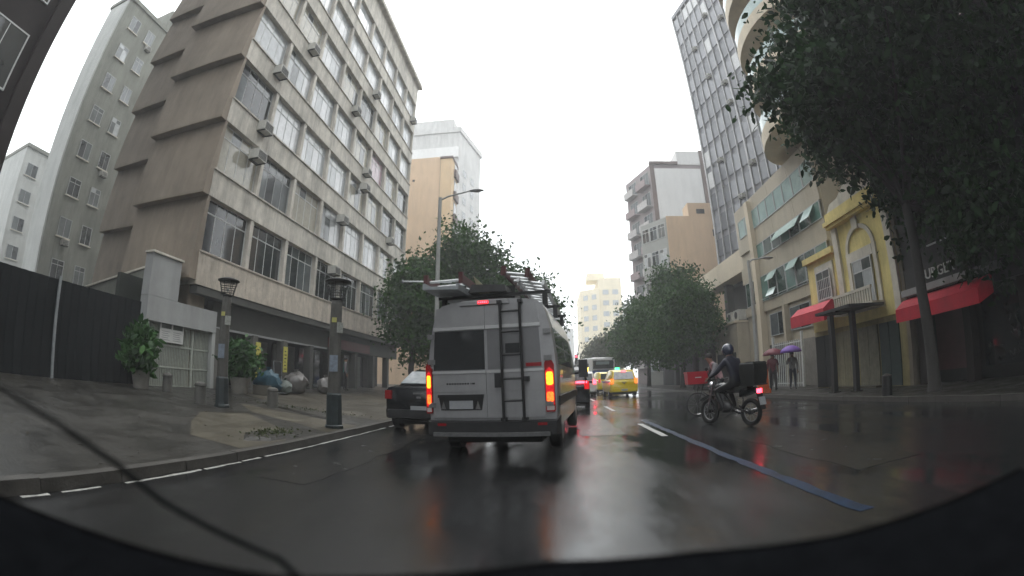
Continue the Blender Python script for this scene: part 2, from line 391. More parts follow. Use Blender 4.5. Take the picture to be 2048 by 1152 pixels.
struct('soil_bed', soil_bed([(-8.35,11.25),(-7.2,10.75),(-5.8,10.1),(-4.7,9.75),(-4.4,10.05),(-5.2,10.5),(-6.8,11.2),(-8.1,11.75)], .05), SOIL)
struct('soil_bed', soil_bed([(-4.3,6.2),(-4.28,7.1),(-4.6,7.35),(-4.95,6.9),(-4.9,6.2),(-4.6,5.8)], .06), SOIL)

# ------------------------------------------------------------------ leaves and trees
def leaves(pts, size, rng, droop=.3, oval=False):
    n = len(pts); d = rng.normal(size=(n,3)); d[:,2] -= droop; d /= np.linalg.norm(d,axis=1)[:,None]
    u = rng.normal(size=(n,3)); sd = np.cross(d,u); sd /= np.linalg.norm(sd,axis=1)[:,None]+1e-9
    nn = np.cross(d,sd); L = size*np.clip(rng.lognormal(-.08,.38,(n,1)),.45,1.4)
    a = pts; c = pts+d*L; m = pts+d*L*.45-nn*L*.08; wv = sd*L*.27
    if oval:
        m1 = pts+d*L*.28-nn*L*.06; m2 = pts+d*L*.66-nn*L*.05
        V = np.stack([a, m1+wv*.95, m2+wv*.8, c, m2-wv*.8, m1-wv*.95], 1).reshape(-1,3)
        k = np.arange(n)[:,None]*6
        return V, np.concatenate([k+np.array([[0,1,2,3]]), k+np.array([[3,4,5,0]])])
    V = np.stack([a, m+wv, c, m-wv], 1).reshape(-1,3)
    Q = np.arange(n*4).reshape(n,4); return V, Q
def crown_points(blobs, n_clump, per, sig, rng):
    vol = np.array([b[3]*b[4]*b[5] for b in blobs]); pr = vol**.75; pr /= pr.sum()
    cl = []
    for k in rng.choice(len(blobs), n_clump, p=pr):
        b = blobs[k]; q = rng.normal(size=3); q /= np.linalg.norm(q); r = rng.uniform(.25,1)**.45
        cl.append(np.array(b[:3])+q*r*np.array(b[3:6])*rng.uniform(.88,1.1))
    cl = np.array(cl); s = sig*rng.uniform(.55,1.3,(len(cl),1,1))
    P = cl[:,None,:]+rng.normal(size=(len(cl),per,3))*s*np.array([1,1,.62])
    return cl, P.reshape(-1,3)
def tree(label, base, lean, r0, fork, blobs, n_clump, per, sig, leaf, mat, seed, group=None, name='street_tree', cuts=None):
    rng = np.random.default_rng(seed)
    t = thing(name, label, 'tree', base, 0, group)
    bx, by, bz = base
    lb = [(b[0]-bx, b[1]-by, b[2]-bz, *b[3:]) for b in blobs]
    tk = MB(); top = Vector(lean)
    mid = top*.5+Vector((rng.normal()*.08, rng.normal()*.08, 0))
    tk.tube([(0,0,-.1),(0,0,.12),(mid.x*.4,mid.y*.4,mid.z*.5),mid,top], [r0*1.6,r0*1.15,r0,r0*.92,r0*.8], 10)
    tko = part('trunk', tk, TRUNK, t, True)
    cl, P = crown_points(lb, n_clump, per, sig, rng)
    for k in rng.choice(len(cl), min(fork, len(cl)), replace=False):
        e = Vector(cl[k]); 
        m1 = top.lerp(e, .45)+Vector((rng.normal()*.15, rng.normal()*.15, .25))
        lm = MB().tube([top-Vector((0,0,.1)), m1, e], [r0*.5, r0*.28, r0*.06], 6)
        part('limb', lm, TRUNK, tko, True)
    if cuts is not None: P = P[cuts(P+np.array(base))]
    V, Q = leaves(P, leaf, rng, .3, base[1] < 12)
    inst('crown', np_mesh('crown', V, Q), mat, t)
    return t

# ------------------------------------------------------------------ building helpers
WC = {}
def win_meshes(wd, h, n, transom, ft=.045, dp=.06):
    k = (round(wd,3), round(h,3), n, transom, ft)
    if k in WC: return WC[k]
    m = MB(); hw = wd/2
    m.box(-hw,-hw+ft,0,dp,0,h).box(hw-ft,hw,0,dp,0,h).box(-hw+ft,hw-ft,0,dp,0,ft).box(-hw+ft,hw-ft,0,dp,h-ft,h)
    zt = h*.74 if transom else h-ft
    if transom: m.box(-hw+ft,hw-ft,.004,dp-.004,zt-ft/2,zt+ft/2)
    iw = (wd-2*ft)/n; mm = .016
    for i in range(1,n): m.box(-hw+ft+i*iw-mm,-hw+ft+i*iw+mm,.008,dp-.008,ft,zt-(ft/2 if transom else 0))
    if transom:
        for i in range(1,n): m.box(-hw+ft+i*iw-mm,-hw+ft+i*iw+mm,.008,dp-.008,zt+ft/2,h-ft)
    fm = m.mesh('window')
    pm = MB().box(-iw/2+mm,iw/2-mm,.02,.032,ft,zt-(ft/2 if transom else 0)).mesh('pane')
    tm = MB().box(-iw/2+mm,iw/2-mm,.02,.032,zt+ft/2,h-ft).mesh('pane') if transom else None
    WC[k] = (fm, pm, tm, [-hw+ft+(i+.5)*iw for i in range(n)]); return WC[k]
def window(parent, wd, h, loc, rz, mats, n=4, transom=True, fmat=None, sill=None):
    fm, pm, tm, xs = win_meshes(wd, h, n, transom)
    loc = (loc[0]+.066*math.sin(rz), loc[1]-.066*math.cos(rz), loc[2])
    o = inst('window', fm, fmat or GFRAME, parent, loc, (0,0,rz))
    for i, x in enumerate(xs):
        inst('pane', pm, random.choice(mats) if random.random() < .35 else mats[i % len(mats)], o, (x,0,0))
        if tm: inst('pane', tm, mats[(i+1) % len(mats)], o, (x,0,0))
    if sill:
        k = ('sill', round(wd,2))
        if k not in WC: WC[k] = MB().box(-wd/2-.08,wd/2+.08,-.09,.05,-.07,-.005).mesh('sill')
        inst('sill', WC[k], sill, o)
    return o
def ac_meshes():
    if 'ac' not in WC:
        WC['ac'] = MB().box(-.33,.33,-.42,.06,0,.42).mesh('air_conditioner')
        g = MB()
        for i in range(6): g.box(-.28,.28,-.43,-.418,.05+i*.055,.08+i*.055)
        WC['acg'] = g.mesh('grille')
        WC['acb'] = MB().prism([(-.30,-.44),(-.26,-.44),(-.26,-.06),(.26,-.06),(.26,-.44),(.30,-.44),(.30,.06),(-.30,.06)], -.05,-.002).mesh('bracket')
    return WC['ac'], WC['acg'], WC['acb']
def ac_unit(parent, loc, rz, s=1):
    a, g, b = ac_meshes(); o = inst('air_conditioner', a, ACW, parent, loc, (0,0,rz), (s,s,s))
    inst('grille', g, ACD, o); inst('bracket', b, BLACKM, o); return o
TOP = [GLW,GLP,GLP,GLM,GLW,GLC,GLP]
def rnd_win(row):
    if row == 0: return random.choice([[GLD,GLD,GLM],[GLD],[GLM,GLD],[GLD,GLD,GLD,GLM]])
    r = random.random()
    if r < .12: return [GLM, GLD, GLM]
    if r < .32: return [GLP, GLM, GLP, GLW]
    if r < .55: return [GLC, GLC, GLM]
    if r < .75: return [GLW, GLW, GLP]
    return [GLP, GLP, GLW]

# ------------------------------------------------------------------ the ribbon-window block on the left
XA, YA0, YA1 = -11.5, 11.5, 34.3
PA = [11.5, 14.38, 17.15, 20.05, 22.9, 25.75, 28.6, 31.45, 34.3]
A = thing('apartment_block', 'long grey concrete apartment block with ribbon windows and stepped brown side wall', 'building', (XA, 22.9, 0))
def la(m): return m    # parts are written in world numbers, then moved to the root
def apart(name, mb, mat, parent=A, smooth=False, root=None):
    root = root or parent
    ox = Vector(root.location)
    mb.v = [(v[0]-ox.x, v[1]-ox.y, v[2]-ox.z) for v in mb.v]
    return part(name, mb, mat, parent, smooth)
apart('wall', MB().box(-15.7,-11.86,11.62,34.28,3.99,27.3), CONC)
apart('wall', MB().box(-19.0,-15.71,13.0,34.28,3.99,27.3), CONC)
sills = [5.15+3.04*k for k in range(7)]
mats_row = {}
pan = {}
for b in range(8):
    y0, y1 = PA[b]+.008, PA[b+1]-.008
    for k in range(8):
        z0 = 3.98 if k == 0 else sills[k-1]+1.99
        z1 = sills[k] if k < 7 else 27.4
        m = MB().box(-11.86, -11.5+(.0 if k else .02), y0, y1, z0, z1-.06)
        m.box(-11.86, -11.44, y0, y1, z1-.058, z1)
        apart('spandrel_panel', m, CONCP if k == 0 else CONC)
for b in range(9):
    yc = PA[b]; y0 = yc-.11 if b else yc+.004; y1 = yc+.11 if b < 8 else yc-.004
    for k in range(7): apart('pillar', MB().box(-11.86, -11.53, y0, y1, sills[k]+.002, sills[k]+1.985), CONC)
for k in range(7):
    for b in range(8):
        yc = (PA[b]+PA[b+1])/2; wd = PA[b+1]-PA[b]-.24
        mm = rnd_win(k)
        if (k, b) == (0,0) or (k,b) == (0,1): mm = [GLD]
        if (k, b) == (1,0): mm = [GLC, GLC, GLM]
        if (k, b) == (2,1): mm = [GLW, GLW]
        if (k, b) == (2,0): mm = [GLM, GLD, GLD, GLM]
        if (k, b) == (3,5): mm = [GLPK]
        window(A, wd, 1.98, (-11.79-XA, yc-22.9, sills[k]), R(90), mm, 4, True, WMETAL if k < 1 or random.random() < .5 else GFRAME)
for k, b, u, dz in ((2,0,.8,-.1),(1,0,.75,1.25),(3,0,.9,-.12),(4,1,.2,-.1),(4,3,.6,-.15),(5,4,.4,-.1),(3,4,.5,-.1),(2,4,.5,1.5),(1,3,.7,1.45),(0,3,.2,1.45),(6,7,.4,-.1),(2,6,0,-.1)):
    yc = (PA[b]+PA[b+1])/2
    ac_unit(A, (-11.5-XA, yc+u-22.9, sills[k]+dz+ (-.35 if dz < 0 else 0)), R(90))
# stepped side wall: each storey a tilted panel whose lower edge stands out over the one below
for k in range(9):
    z0 = 4.12+3.03*(k-1)+3.03 if k else 3.2
    z0 = 4.12 + 3.02*k; z1 = z0+3.02
    if k < 8:
        apart('side_panel', MB().yz([(11.16,z0),(11.62,z0),(11.62,z1),(11.50,z1),(11.16,z0+.10)], -15.7, -11.52), BROWN)
    zb = z0-.5; 
    if k < 8: apart('side_panel', MB().yz([(11.94,zb),(12.4,zb),(12.4,zb+3.02),(12.26,zb+3.02),(11.94,zb+.10)], -19.2, -15.705), BROWN)
apart('side_wall', MB().box(-15.7,-11.9,11.63,12.5,.3,4.12), BROWN)
apart('side_wall', MB().box(-19.2,-15.71,12.42,13,.3,27.3), BROWN)
apart('roof_slab', MB().box(-19.3,-11.15,20,34.6,27.42,27.75), CONC)
for ax_, ay_, ah_ in ((-11.6,33.8,1.6),(-14,30,3.0),(-13,25,2.4)):
    apart('roof_aerial', MB().tube([(ax_,ay_,27.7),(ax_,ay_,27.7+ah_)], .03, 6).box(ax_-.4,ax_+.4,ay_-.015,ay_+.015,27.5+ah_,27.53+ah_), STEELG)
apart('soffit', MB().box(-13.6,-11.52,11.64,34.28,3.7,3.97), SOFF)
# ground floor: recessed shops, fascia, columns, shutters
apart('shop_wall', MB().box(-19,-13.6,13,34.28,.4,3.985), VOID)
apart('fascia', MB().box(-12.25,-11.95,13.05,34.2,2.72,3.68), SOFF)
apart('fascia_trim', MB().box(-11.95,-11.9,13.05,22.4,2.68,2.76), LGREY)
SHUT = M('roller_shutter', (.085,.082,.074), .5, .2, 4, streak=.3)
for i, y in enumerate((13.2, 15.75, 18.1, 20.6, 23.3, 26.2, 29.1, 31.9)):
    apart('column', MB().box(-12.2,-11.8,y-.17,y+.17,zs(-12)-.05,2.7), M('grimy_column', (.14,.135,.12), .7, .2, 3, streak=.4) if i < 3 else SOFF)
for i, (ya, yb, mt) in enumerate(((16.1,17.9,SHUT),(18.35,20.4,SHUT),(20.8,23.1,GLD),(23.5,26,DARKBR),(26.4,28.9,SHUT),(29.3,31.7,DARKBR))):
    m = MB()
    for q in range(9): m.box(-12.75-.02*(q%2),-12.7-.02*(q%2),ya,yb,.5+q*.235,.5+q*.235+.225)
    apart('shutter', m, mt)
part_r = apart('shop_sign', MB().box(-11.94,-11.86,22.6,28.5,2.8,3.35), M('dark_red_sign', (.10,.012,.015), .5, .2, 3))
YSIGN = M('yellow_sign', (.55,.50,.10), .5, .15, 4)
for y, z0, z1 in ((15.9,.75,2.45),(18.05,1.3,2.45)):
    sg = apart('hanging_sign', MB().box(-11.78,-11.74,y-.16,y+.16,z0,z1), YSIGN)
    mk = MB()
    for q in range(6):
        zq = z0+.12+q*(z1-z0-.2)/6
        mk.box(-11.738,-11.734,y-.10,y-.10+random.uniform(.1,.2),zq,zq+.05)
    apart('lettering', mk, BLACKM, sg, root=A)['kind'] = 'stuff'

# the portal and white bar gate in the passage
PG = thing('gate_portal', 'pale grey entrance portal wall left of the concrete block, over the bar gate', 'portal', (-11.85, 11.2, .5))
apart('lintel', MB().box(-12.05,-11.65,9.55,13.0,2.5,3.25), LGREY, PG)
apart('upright_panel', MB().box(-12.05,-11.66,9.55,10.9,3.26,4.55), LGREY, PG)
apart('post', MB().box(-12.05,-11.68,9.5,9.72,.4,2.49), PALEW, PG)
apart('post', MB().box(-12.05,-11.68,12.85,13.02,.4,2.49), PALEW, PG)
apart('back_wall', MB().box(-13.5,-13.3,9.5,13,.4,4.0), M('dark_green_passage', (.016,.02,.014), .8), PG)
apart('coping', MB().box(-12.08,-11.6,9.5,10.95,4.555,4.62), STUCW, PG)
GT = thing('bar_gate', 'white vertical bar gate under the grey portal', 'gate', (-11.85, 11.3, .5))
GB = M('white_bars', (.36,.38,.33), .5, .15, 8)
bar = MB().box(-.016,.016,-.016,.016,.05,1.98).mesh('bar')
for i in range(40):
    y = 9.8+i*.0765
    if abs(y-11.95) < .09: continue
    inst('bar', bar, GB, GT, (0, y-11.3, 0))
for z in (0, .62, 1.3, 1.96): part('rail', MB().box(-.03,.03,-1.54,1.54,z,z+.05), GB, GT)
part('gate_post', MB().box(-.04,.04,.60,.70,-.05,2.0), GB, GT)
SB = thing('notice_board', 'white notice board with two dark headers hung on the bar gate', 'sign', (-11.78, 10.9, 1.95))
SWH = M('white_sign', (.55,.55,.53), .5, .06, 4); SDK = M('sign_header', (.08,.09,.08), .5, .2, 6)
part('board', MB().box(0,.03,-.62,.5,-.02,.62), SWH, SB)
for y0 in (-.56, -.02): part('header', MB().box(.031,.036,y0,y0+.46,.4,.56), SDK, SB)
mk = MB()
for q in range(5):
    for y0 in (-.54, 0): mk.box(.031,.034,y0,y0+random.uniform(.28,.42),.04+q*.065,.04+q*.065+.02)
part('lettering', mk, M('grey_print', (.25,.25,.25), .6), SB)

# black hoarding
HF = thing('hoarding_fence', 'tall black sheet hoarding along the left pavement with one pale post', 'fence', (-12, 4, .5))
for i in range(24):
    y0 = -4+i*.58; m = MB()
    for q in range(4): m.box(-.03+.02*(q%2),.0+.02*(q%2),y0-4+q*.145,y0-4+q*.145+.142,0,2.5+random.uniform(-.015,.015)) if False else m.box(-.03+.018*(q%2),.0+.018*(q%2),y0+q*.145-4+.001,y0+q*.145-4+.144,-.1,2.53)
    part('sheet_panel', m, HOARD, HF)
part('post', MB().box(.03,.09,2.35,2.42,-.1,2.62), STEELG, HF)
for z in (.4, 2.2): part('rail', MB().box(-.1,-.04,-8,5.9,z,z+.08), HOARD, HF)

# side yard wall with coping seen between hoarding and block
YW = thing('yard_wall', 'sloping grey yard wall with pale coping behind the black hoarding', 'wall', (-14, 10.8, .5))
part('wall', MB().hexa([(-6,-.1,0),(2,-.1,0),(2,.1,0),(-6,.1,0),(-6,-.1,3.0),(2,-.1,4.1),(2,.1,4.1),(-6,.1,3.0)]), GREYW, YW)
part('coping', MB().hexa([(-6,-.16,3.0),(2,-.16,4.1),(2,.16,4.1),(-6,.16,3.0),(-6,-.16,3.07),(2,-.16,4.17),(2,.16,4.17),(-6,.16,3.07)]), STUCW, YW)

# grey-green block standing back
B2 = thing('apartment_block', 'grey green block with small paired windows behind the black hoarding', 'building', (-32, 24, 0))
apart('wall', MB().box(-34.8,-32,14.95,34,0,29), GREYW, B2)
apart('gable_wall', MB().box(-34.75,-32.05,14.8,14.946,0,28.9), PALEW, B2)
apart('parapet', MB().box(-34.9,-31.85,14.7,34.1,29.01,29.4), GREYW, B2)
apart('water_tank_house', MB().box(-34.6,-32.3,20,25,29.41,31.8), GREYW, B2)
for k in range(8):
    for j, y in enumerate((16.6, 18.7, 22.2, 24.2)):
        z = 6.2+2.93*k
        window(B2, 1.15 if j % 2 == 0 else 1.0, 1.35, (.0+.0-.0, y-24, z-.2), R(90), random.choice([[GLD,GLM],[GLM],[GLM,GLP],[GLD]]), 2, k % 2 == 0, GFRAME, STUCW)
        if random.random() < .3: ac_unit(B2, (.03, y-24+.2, z-.75), R(90), .9)
B3 = thing('apartment_block', 'pale block with stacked windows at the far left above the hoarding', 'building', (-52, 22, 0))
apart('wall', MB().box(-70,-52,19,40,0,21.5), PALEW, B3)
apart('parapet', MB().box(-70.1,-51.8,18.9,40.1,21.51,21.9), GREYW, B3)
for k in range(6):
    for y in (20.5, 23.5, 26.5):
        window(B3, 1.6, 1.4, (.0, y-22, 3.8+2.95*k), R(90), [GLM,GLD], 2, False, GFRAME, STUCW)
B0 = thing('dark_building', 'dark brown building edge at the upper left corner with pale window frames', 'building', (-14, 0, 0))
apart('wall', MB().box(-30,-14,-70,4.35,0,30), DARKBR, B0)  # runs on unseen behind the camera, extended to darken van and road
for k in range(8):
    for q in range(6): window(B0, 2.2, 1.9, (.0, -6-8*q, 4.6+3.1*k), R(90), [GLD], 2, False, GFRAME)
apart('corner_pier', MB().box(-14,-13.8,3.9,4.4,0,30), DARKBR, B0)
for k in range(8):
    for y in (2.7, .2):
        window(B0, 1.7, 1.9, (.0, y, 4.6+3.1*k), R(90), [GLD], 2, False, WMETAL)

# ------------------------------------------------------------------ far left: peach block and misty tower
C = thing('peach_block', 'peach plaster block with a blank gable beyond the grey concrete block', 'building', (-14, 50, 0))
apart('gable_wall', MB().box(-22,-12.95,50.2,57,0,28.4), PEACH, C)
apart('stair_bay', MB().box(-12.9,-11.45,50,53.4,0,28.0), PEACH2, C)
apart('parapet', MB().box(-13.0,-11.35,49.9,53.5,28.01,28.3), BRNTRIM, C)
for k in range(9):
    apart('balcony', MB().box(-11.44,-11.15,51.2,53.2,2+3*k,3.0+3*k), BRNTRIM, C)
    window(C, 1.5, 1.5, (-11.44+14, 2.2, 3.1+3*k), R(90), [GLD], 2, False, GFRAME)
apart('vent', MB().box(-16.5,-16.2,50.17,50.21,25.2,25.45), VOID, C)
apart('seam', MB().box(-12.95,-12.9,50.05,50.25,0,28.2), BRNTRIM, C)
D = thing('misty_tower', 'tall grey building fading into the mist behind the peach block', 'building', (-20, 85, 0))
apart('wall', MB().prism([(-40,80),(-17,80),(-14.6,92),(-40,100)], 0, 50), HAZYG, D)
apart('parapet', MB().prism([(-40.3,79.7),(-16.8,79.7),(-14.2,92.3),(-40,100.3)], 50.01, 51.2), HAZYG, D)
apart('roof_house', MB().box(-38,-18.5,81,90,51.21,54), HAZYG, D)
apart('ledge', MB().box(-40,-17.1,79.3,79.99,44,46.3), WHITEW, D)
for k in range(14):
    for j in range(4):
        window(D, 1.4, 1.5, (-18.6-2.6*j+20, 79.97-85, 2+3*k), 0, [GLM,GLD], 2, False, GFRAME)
    for q in (.25, .6): 
        window(D, 1.7, 1.5, (-17+2.4*q+20.02, 80+12*q-85, 2+3*k), R(78.7), [GLM], 2, False, GFRAME)

# ------------------------------------------------------------------ right side, far to near
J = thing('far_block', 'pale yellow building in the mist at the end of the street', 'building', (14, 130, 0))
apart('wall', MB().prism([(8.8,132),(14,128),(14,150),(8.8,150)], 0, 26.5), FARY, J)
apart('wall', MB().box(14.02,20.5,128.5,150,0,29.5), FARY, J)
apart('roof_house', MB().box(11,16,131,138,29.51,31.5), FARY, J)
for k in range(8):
    for j in range(2): window(J, 1.7, 1.4, (15.9+2.8*j-14, 128.47-130, 3+3.1*k), 0, [GLP], 2, False, GFRAME)  # pale panes: distance haze painted into the window colour
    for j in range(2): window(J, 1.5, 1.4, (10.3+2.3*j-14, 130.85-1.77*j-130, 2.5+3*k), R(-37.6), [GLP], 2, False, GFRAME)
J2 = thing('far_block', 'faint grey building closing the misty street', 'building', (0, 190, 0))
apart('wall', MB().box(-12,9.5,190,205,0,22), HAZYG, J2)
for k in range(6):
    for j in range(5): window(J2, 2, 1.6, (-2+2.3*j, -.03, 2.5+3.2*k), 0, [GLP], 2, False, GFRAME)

Hh = thing('gabled_tower', 'tall building with white blank gable and brown balconies over the right trees', 'building', (14, 56, 0))
HP = [(14.3,56),(21.6,56),(21.6,70),(11.9,63)]
apart('wall', MB().prism(HP, 0, 29.2), M('mauve_wall', (.24,.205,.205), .8, .1, .4), Hh)
apart('white_gable', MB().box(14.75,21.5,55.9,55.995,0,28.6), WHITEW, Hh)
apart('gable_raised', MB().box(18.2,21.6,55.9,60,29.21,31.3), WHITEW, Hh)
apart('trim', MB().box(14.15,14.74,55.85,55.995,0,29.3), BRNTRIM, Hh)
apart('trim', MB().box(14.15,18.2,55.7,56.3,29.21,29.6), BRNTRIM, Hh)
apart('trim', MB().box(21.61,22.1,55.85,60,0,31.5), BRNTRIM, Hh)
hd = Vector((11.9-14.3, 63-56, 0)).normalized(); hn = Vector((-hd.y, hd.x, 0)); ang_h = math.atan2(-hd.y, -hd.x)
for k in range(9):
    z = 2.2+3.0*k
    for q, wl in ((1.9,2.6),(5.4,2.6)):
        p = Vector((14.3,56,0))+hd*q
        o = inst('balcony', MB().box(-wl/2,wl/2,-.9,-.02,0,.18).box(-wl/2,wl/2,-.9,-.84,.18,1.0).mesh('balcony'), M('balcony_white', (.42,.40,.39), .7) if (k+int(q)) % 3 else M('balcony_mauve', (.26,.20,.20), .7), Hh, (p.x-14, p.y-56, z), (0,0,ang_h))
        window(Hh, 2.2, 2.1, (p.x-14, p.y-56, z+.2), ang_h, [GLD,GLM,GLM], 3, False, GFRAME).location -= hn*0
I = thing('peach_block', 'peach building with blank wall and grey window side behind the right trees', 'building', (14, 48, 0))
IP = [(13.3,48),(19.4,48),(19.4,55),(11.0,51.3)]
apart('wall', MB().prism(IP, 0, 18.6), M('grey_side', (.30,.30,.28), .75, .1, .6), I)
apart('blank_wall', MB().box(13.35,19.4,47.9,47.995,0,18.7), PEACH, I)
apart('raised_wall', MB().box(16.1,19.4,47.9,50,18.71,20.3), PEACH, I)
apart('vent', MB().box(17.1,18.1,47.87,47.9,19.0,19.55), VOID, I)
apart('vent', MB().box(18.8,19.2,47.87,47.9,16.3,17.1), VOID, I)
dI = Vector((11.0-13.3, 51.3-48, 0)).normalized(); aI = math.atan2(-dI.y, -dI.x)
for k in range(6):
    for q in (.75, 2.0, 3.25):
        p = Vector((13.3,48,0))+dI*q
        window(I, 1.1, 1.65, (p.x-14, p.y-48, 1.6+2.95*k), aI, random.choice([[GLP,GLM],[GLM],[GLD,GLM]]), 2, True, WMETAL)

# curtain-wall tower
tb = -R(15); TL = Vector((16.7, 41.8, 0)); tdir = Vector((math.sin(-tb), -math.cos(tb), 0)); tn = Vector((-math.cos(tb), -math.sin(-tb)*1, 0))
tn = Vector((tdir.y, -tdir.x, 0)); 
if tn.x > 0: tn = -tn
aT = math.atan2(tdir.y, tdir.x)
T = thing('glass_tower', 'dark grey curtain wall office tower with pale vertical mullions on the right', 'building', tuple(TL), aT)
TW, NB, NS, TH = 18.4, 16, 15, 42.4
part('wall', MB().box(.1,TW,.12,14,0,TH), TWR, T)
bw = TW/NB; sh = (TH-9.2)/(NS-1)
mul = MB().box(-.05,.05,-.10,.12,8.8,TH+.3).mesh('mullion')
for i in range(NB+1): inst('mullion', mul, MULL, T, (i*bw,0,0), (0,0,0), (2.2 if i in (0,6,11) else 1,1,1))
pn = MB().box(-bw/2+.06,bw/2-.06,.02,.1,.62,sh-.03).mesh('pane')
sp = MB().box(-bw/2+.06,bw/2-.06,.04,.1,.0,.58).mesh('spandrel')
TPAL = M('tower_blind', (.46,.46,.46), .3, .1, 2, spec=.7)  # pale blinds; the lit windows near the roof are painted with it too
for k in range(NS-1):
    for i in range(NB):
        r = random.random()
        inst('pane', pn, TPAL if (r < .05 or (k == NS-2 and 1 < i < 5)) else (TGB if r < .45 else TGA), T, ((i+.5)*bw, 0, 9.2+k*sh))
for i in range(NB): 
    inst('spandrel', MB().box(-bw/2+.06,bw/2-.06,.04,.1,9.0,9.2).mesh('spandrel'), TWR, T, ((i+.5)*bw,0,0))
for i, k in ((2,5),(3,9),(5,8),(5,7),(6,4),(4,3),(8,6),(9,10),(7,11),(2,11),(10,5),(5,12)):
    ac_unit(T, ((i+.5)*bw, -.02, 9.3+k*sh), 0, .9)
part('parapet', MB().box(0,TW,-.14,14,TH+.31,TH+.9), TWR, T)
PD = thing('podium_canopy', 'pale concrete canopy band over a dark recess below the glass tower', 'canopy', (14, 34, 0))
apart('fascia', MB().hexa([(13.6,28.8,8.0),(15,28.8,8.0),(15,41,8.0),(13.6,41,8.0),(13.6,28.8,9.6),(15,28.8,9.6),(15,41,9.6),(13.6,41,9.6)]), CREAM, PD)
apart('roof', MB().box(15.01,22,28.8,41,8.6,9.2), SOFF, PD)
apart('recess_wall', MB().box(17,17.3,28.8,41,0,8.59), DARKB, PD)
for y in (29.2, 34.5, 40.3): apart('column', MB().box(14.2,14.8,y,y+.6,.1,8.6), SOFF, PD)

# beige building with green glass bands, rounded balconies above
E_ = thing('balcony_building', 'beige building with green glass bands and rounded balconies above', 'building', (13, 23, 0))
apart('wall', MB().box(13.15,26,17.9,28.5,0,11.8), BEIGE, E_)
apart('upper_wall', MB().box(13.6,26,9.5,21.8,11.81,46), BEIGE, E_)
for z0, z1 in ((4.55,5.13),(6.72,7.78),(8.72,11.8)):
    for j in range(4): apart('cladding_panel', MB().box(13,13.148,17.92+j*2.65,17.92+(j+1)*2.65-.015,z0,z1), BEIGE, E_)
for z0, z1, ya, n in ((5.15,6.7,18.0,9),(7.8,8.7,18.0,7),(9.75,10.95,18.0,9)):
    for j in range(n):
        y0 = ya+j*1.12
        window(E_, 1.1, z1-z0, (13.02-13, y0+.56-23, z0), R(-90), [(GLTD if j % 3 else GLT) if z0 < 9 else GLTP], 1, False, GFRAME)
for y, z, hh, wd, tilt in ((21.5,8.66,.75,2.9,38),(19.05,8.66,.75,.95,34),(21.4,6.66,.62,1.05,36),(24.0,6.66,.62,1.05,36),(24.3,5.75,.5,1.0,30)):
    m = MB().box(-.015,.015,-wd/2,wd/2,-hh,0)
    o = inst('open_casement', m.mesh('open_casement'), GLTW, E_, (12.98-13, y-23, z), (0, R(tilt), 0))
apart('handrail', MB().tube([(12.9,26.4,5.28),(12.9,18,5.28)], .025, 6), GFRAME, E_)
for y0, y1, z0, z1 in ((23.0,25.1,3.0,4.3),(20.4,22.6,3.05,4.3)):
    window(E_, y1-y0, z1-z0, (-.02+.12, (y0+y1)/2-23, z0), R(-90), [GLM,GLD], 2, False, GFRAME)
apart('pilaster', MB().box(12.7,13.14,25.7,26.2,.1,11.6), CREAM, E_)
apart('pilaster', MB().box(12.75,13.14,22.7,22.95,.1,4.5), BEIGE, E_)
for y0, y1, mt in ((23.2,25.4,VOID),(19.2,22.4,M('grey_tile', (.20,.185,.165), .5, .2, 3))): apart('entrance', MB().box(13.06,13.145,y0,y1,.13,2.5), mt, E_)
nseg = 18
def half_ellipse(x0, yc, a, b, t0=0, t1=math.pi):
    return [(x0-b*math.sin(t0+(t1-t0)*i/nseg), yc+a*math.cos(t0+(t1-t0)*i/nseg)) for i in range(nseg+1)]
for k in range(11):
    z = 12.2+2.9*k
    pts = half_ellipse(13.6, 17.6, 4.0, 2.5)
    apart('balcony_slab', MB().prism(pts, z, z+.75), CREAM, E_, True)
    inn = half_ellipse(13.6, 17.6, 3.9, 2.4)
    m = MB(); n = len(pts)
    o_ = half_ellipse(13.6, 17.6, 3.93, 2.43); i_ = half_ellipse(13.6, 17.6, 3.90, 2.40)
    m.loft([[(x,y,z+.752) for x,y in o_+i_[::-1]], [(x,y,z+1.55) for x,y in o_+i_[::-1]]])
    apart('glass_rail', m, M('pale_teal_rail', (.30,.40,.38), .12, .15, 1.5, spec=.8), E_, True)
    for q in (15.6, 18.6): window(E_, 2.4, 1.7, (13.58-13, q-23, z+.95), R(-90), [GLT,GLD], 3, False, GFRAME)
PF = thing('bar_fence', 'white vertical bar fence in front of the beige building entrance', 'fence', (12.3, 21.9, .13))
bar2 = MB().box(-.022,.022,-.022,.022,0,2.35).mesh('bar')
for i in range(14): inst('bar', bar2, WMETAL, PF, (0, -1.5+i*.23, 0))
for z in (.15, 2.2): part('rail', MB().box(-.02,.02,-1.55,1.55,z,z+.05), WMETAL, PF)
for y in (-1.62, 1.6): part('gate_post', MB().box(-.06,.06,y-.06,y+.06,0,2.7), WMETAL, PF)
LWk = thing('low_annex', 'low beige annex wall carrying two air conditioner boxes beside the right trees', 'annex', (12.6, 30, .13))
apart('wall', MB().box(12.3,14.1,28.6,33.0,.13,4.3), BEIGE, LWk); apart('coping', MB().box(12.2,14.15,28.55,33.1,4.31,4.45), CREAM, LWk)
apart('doorway', MB().box(12.27,12.299,29,32.6,.13,2.4), VOID, LWk)
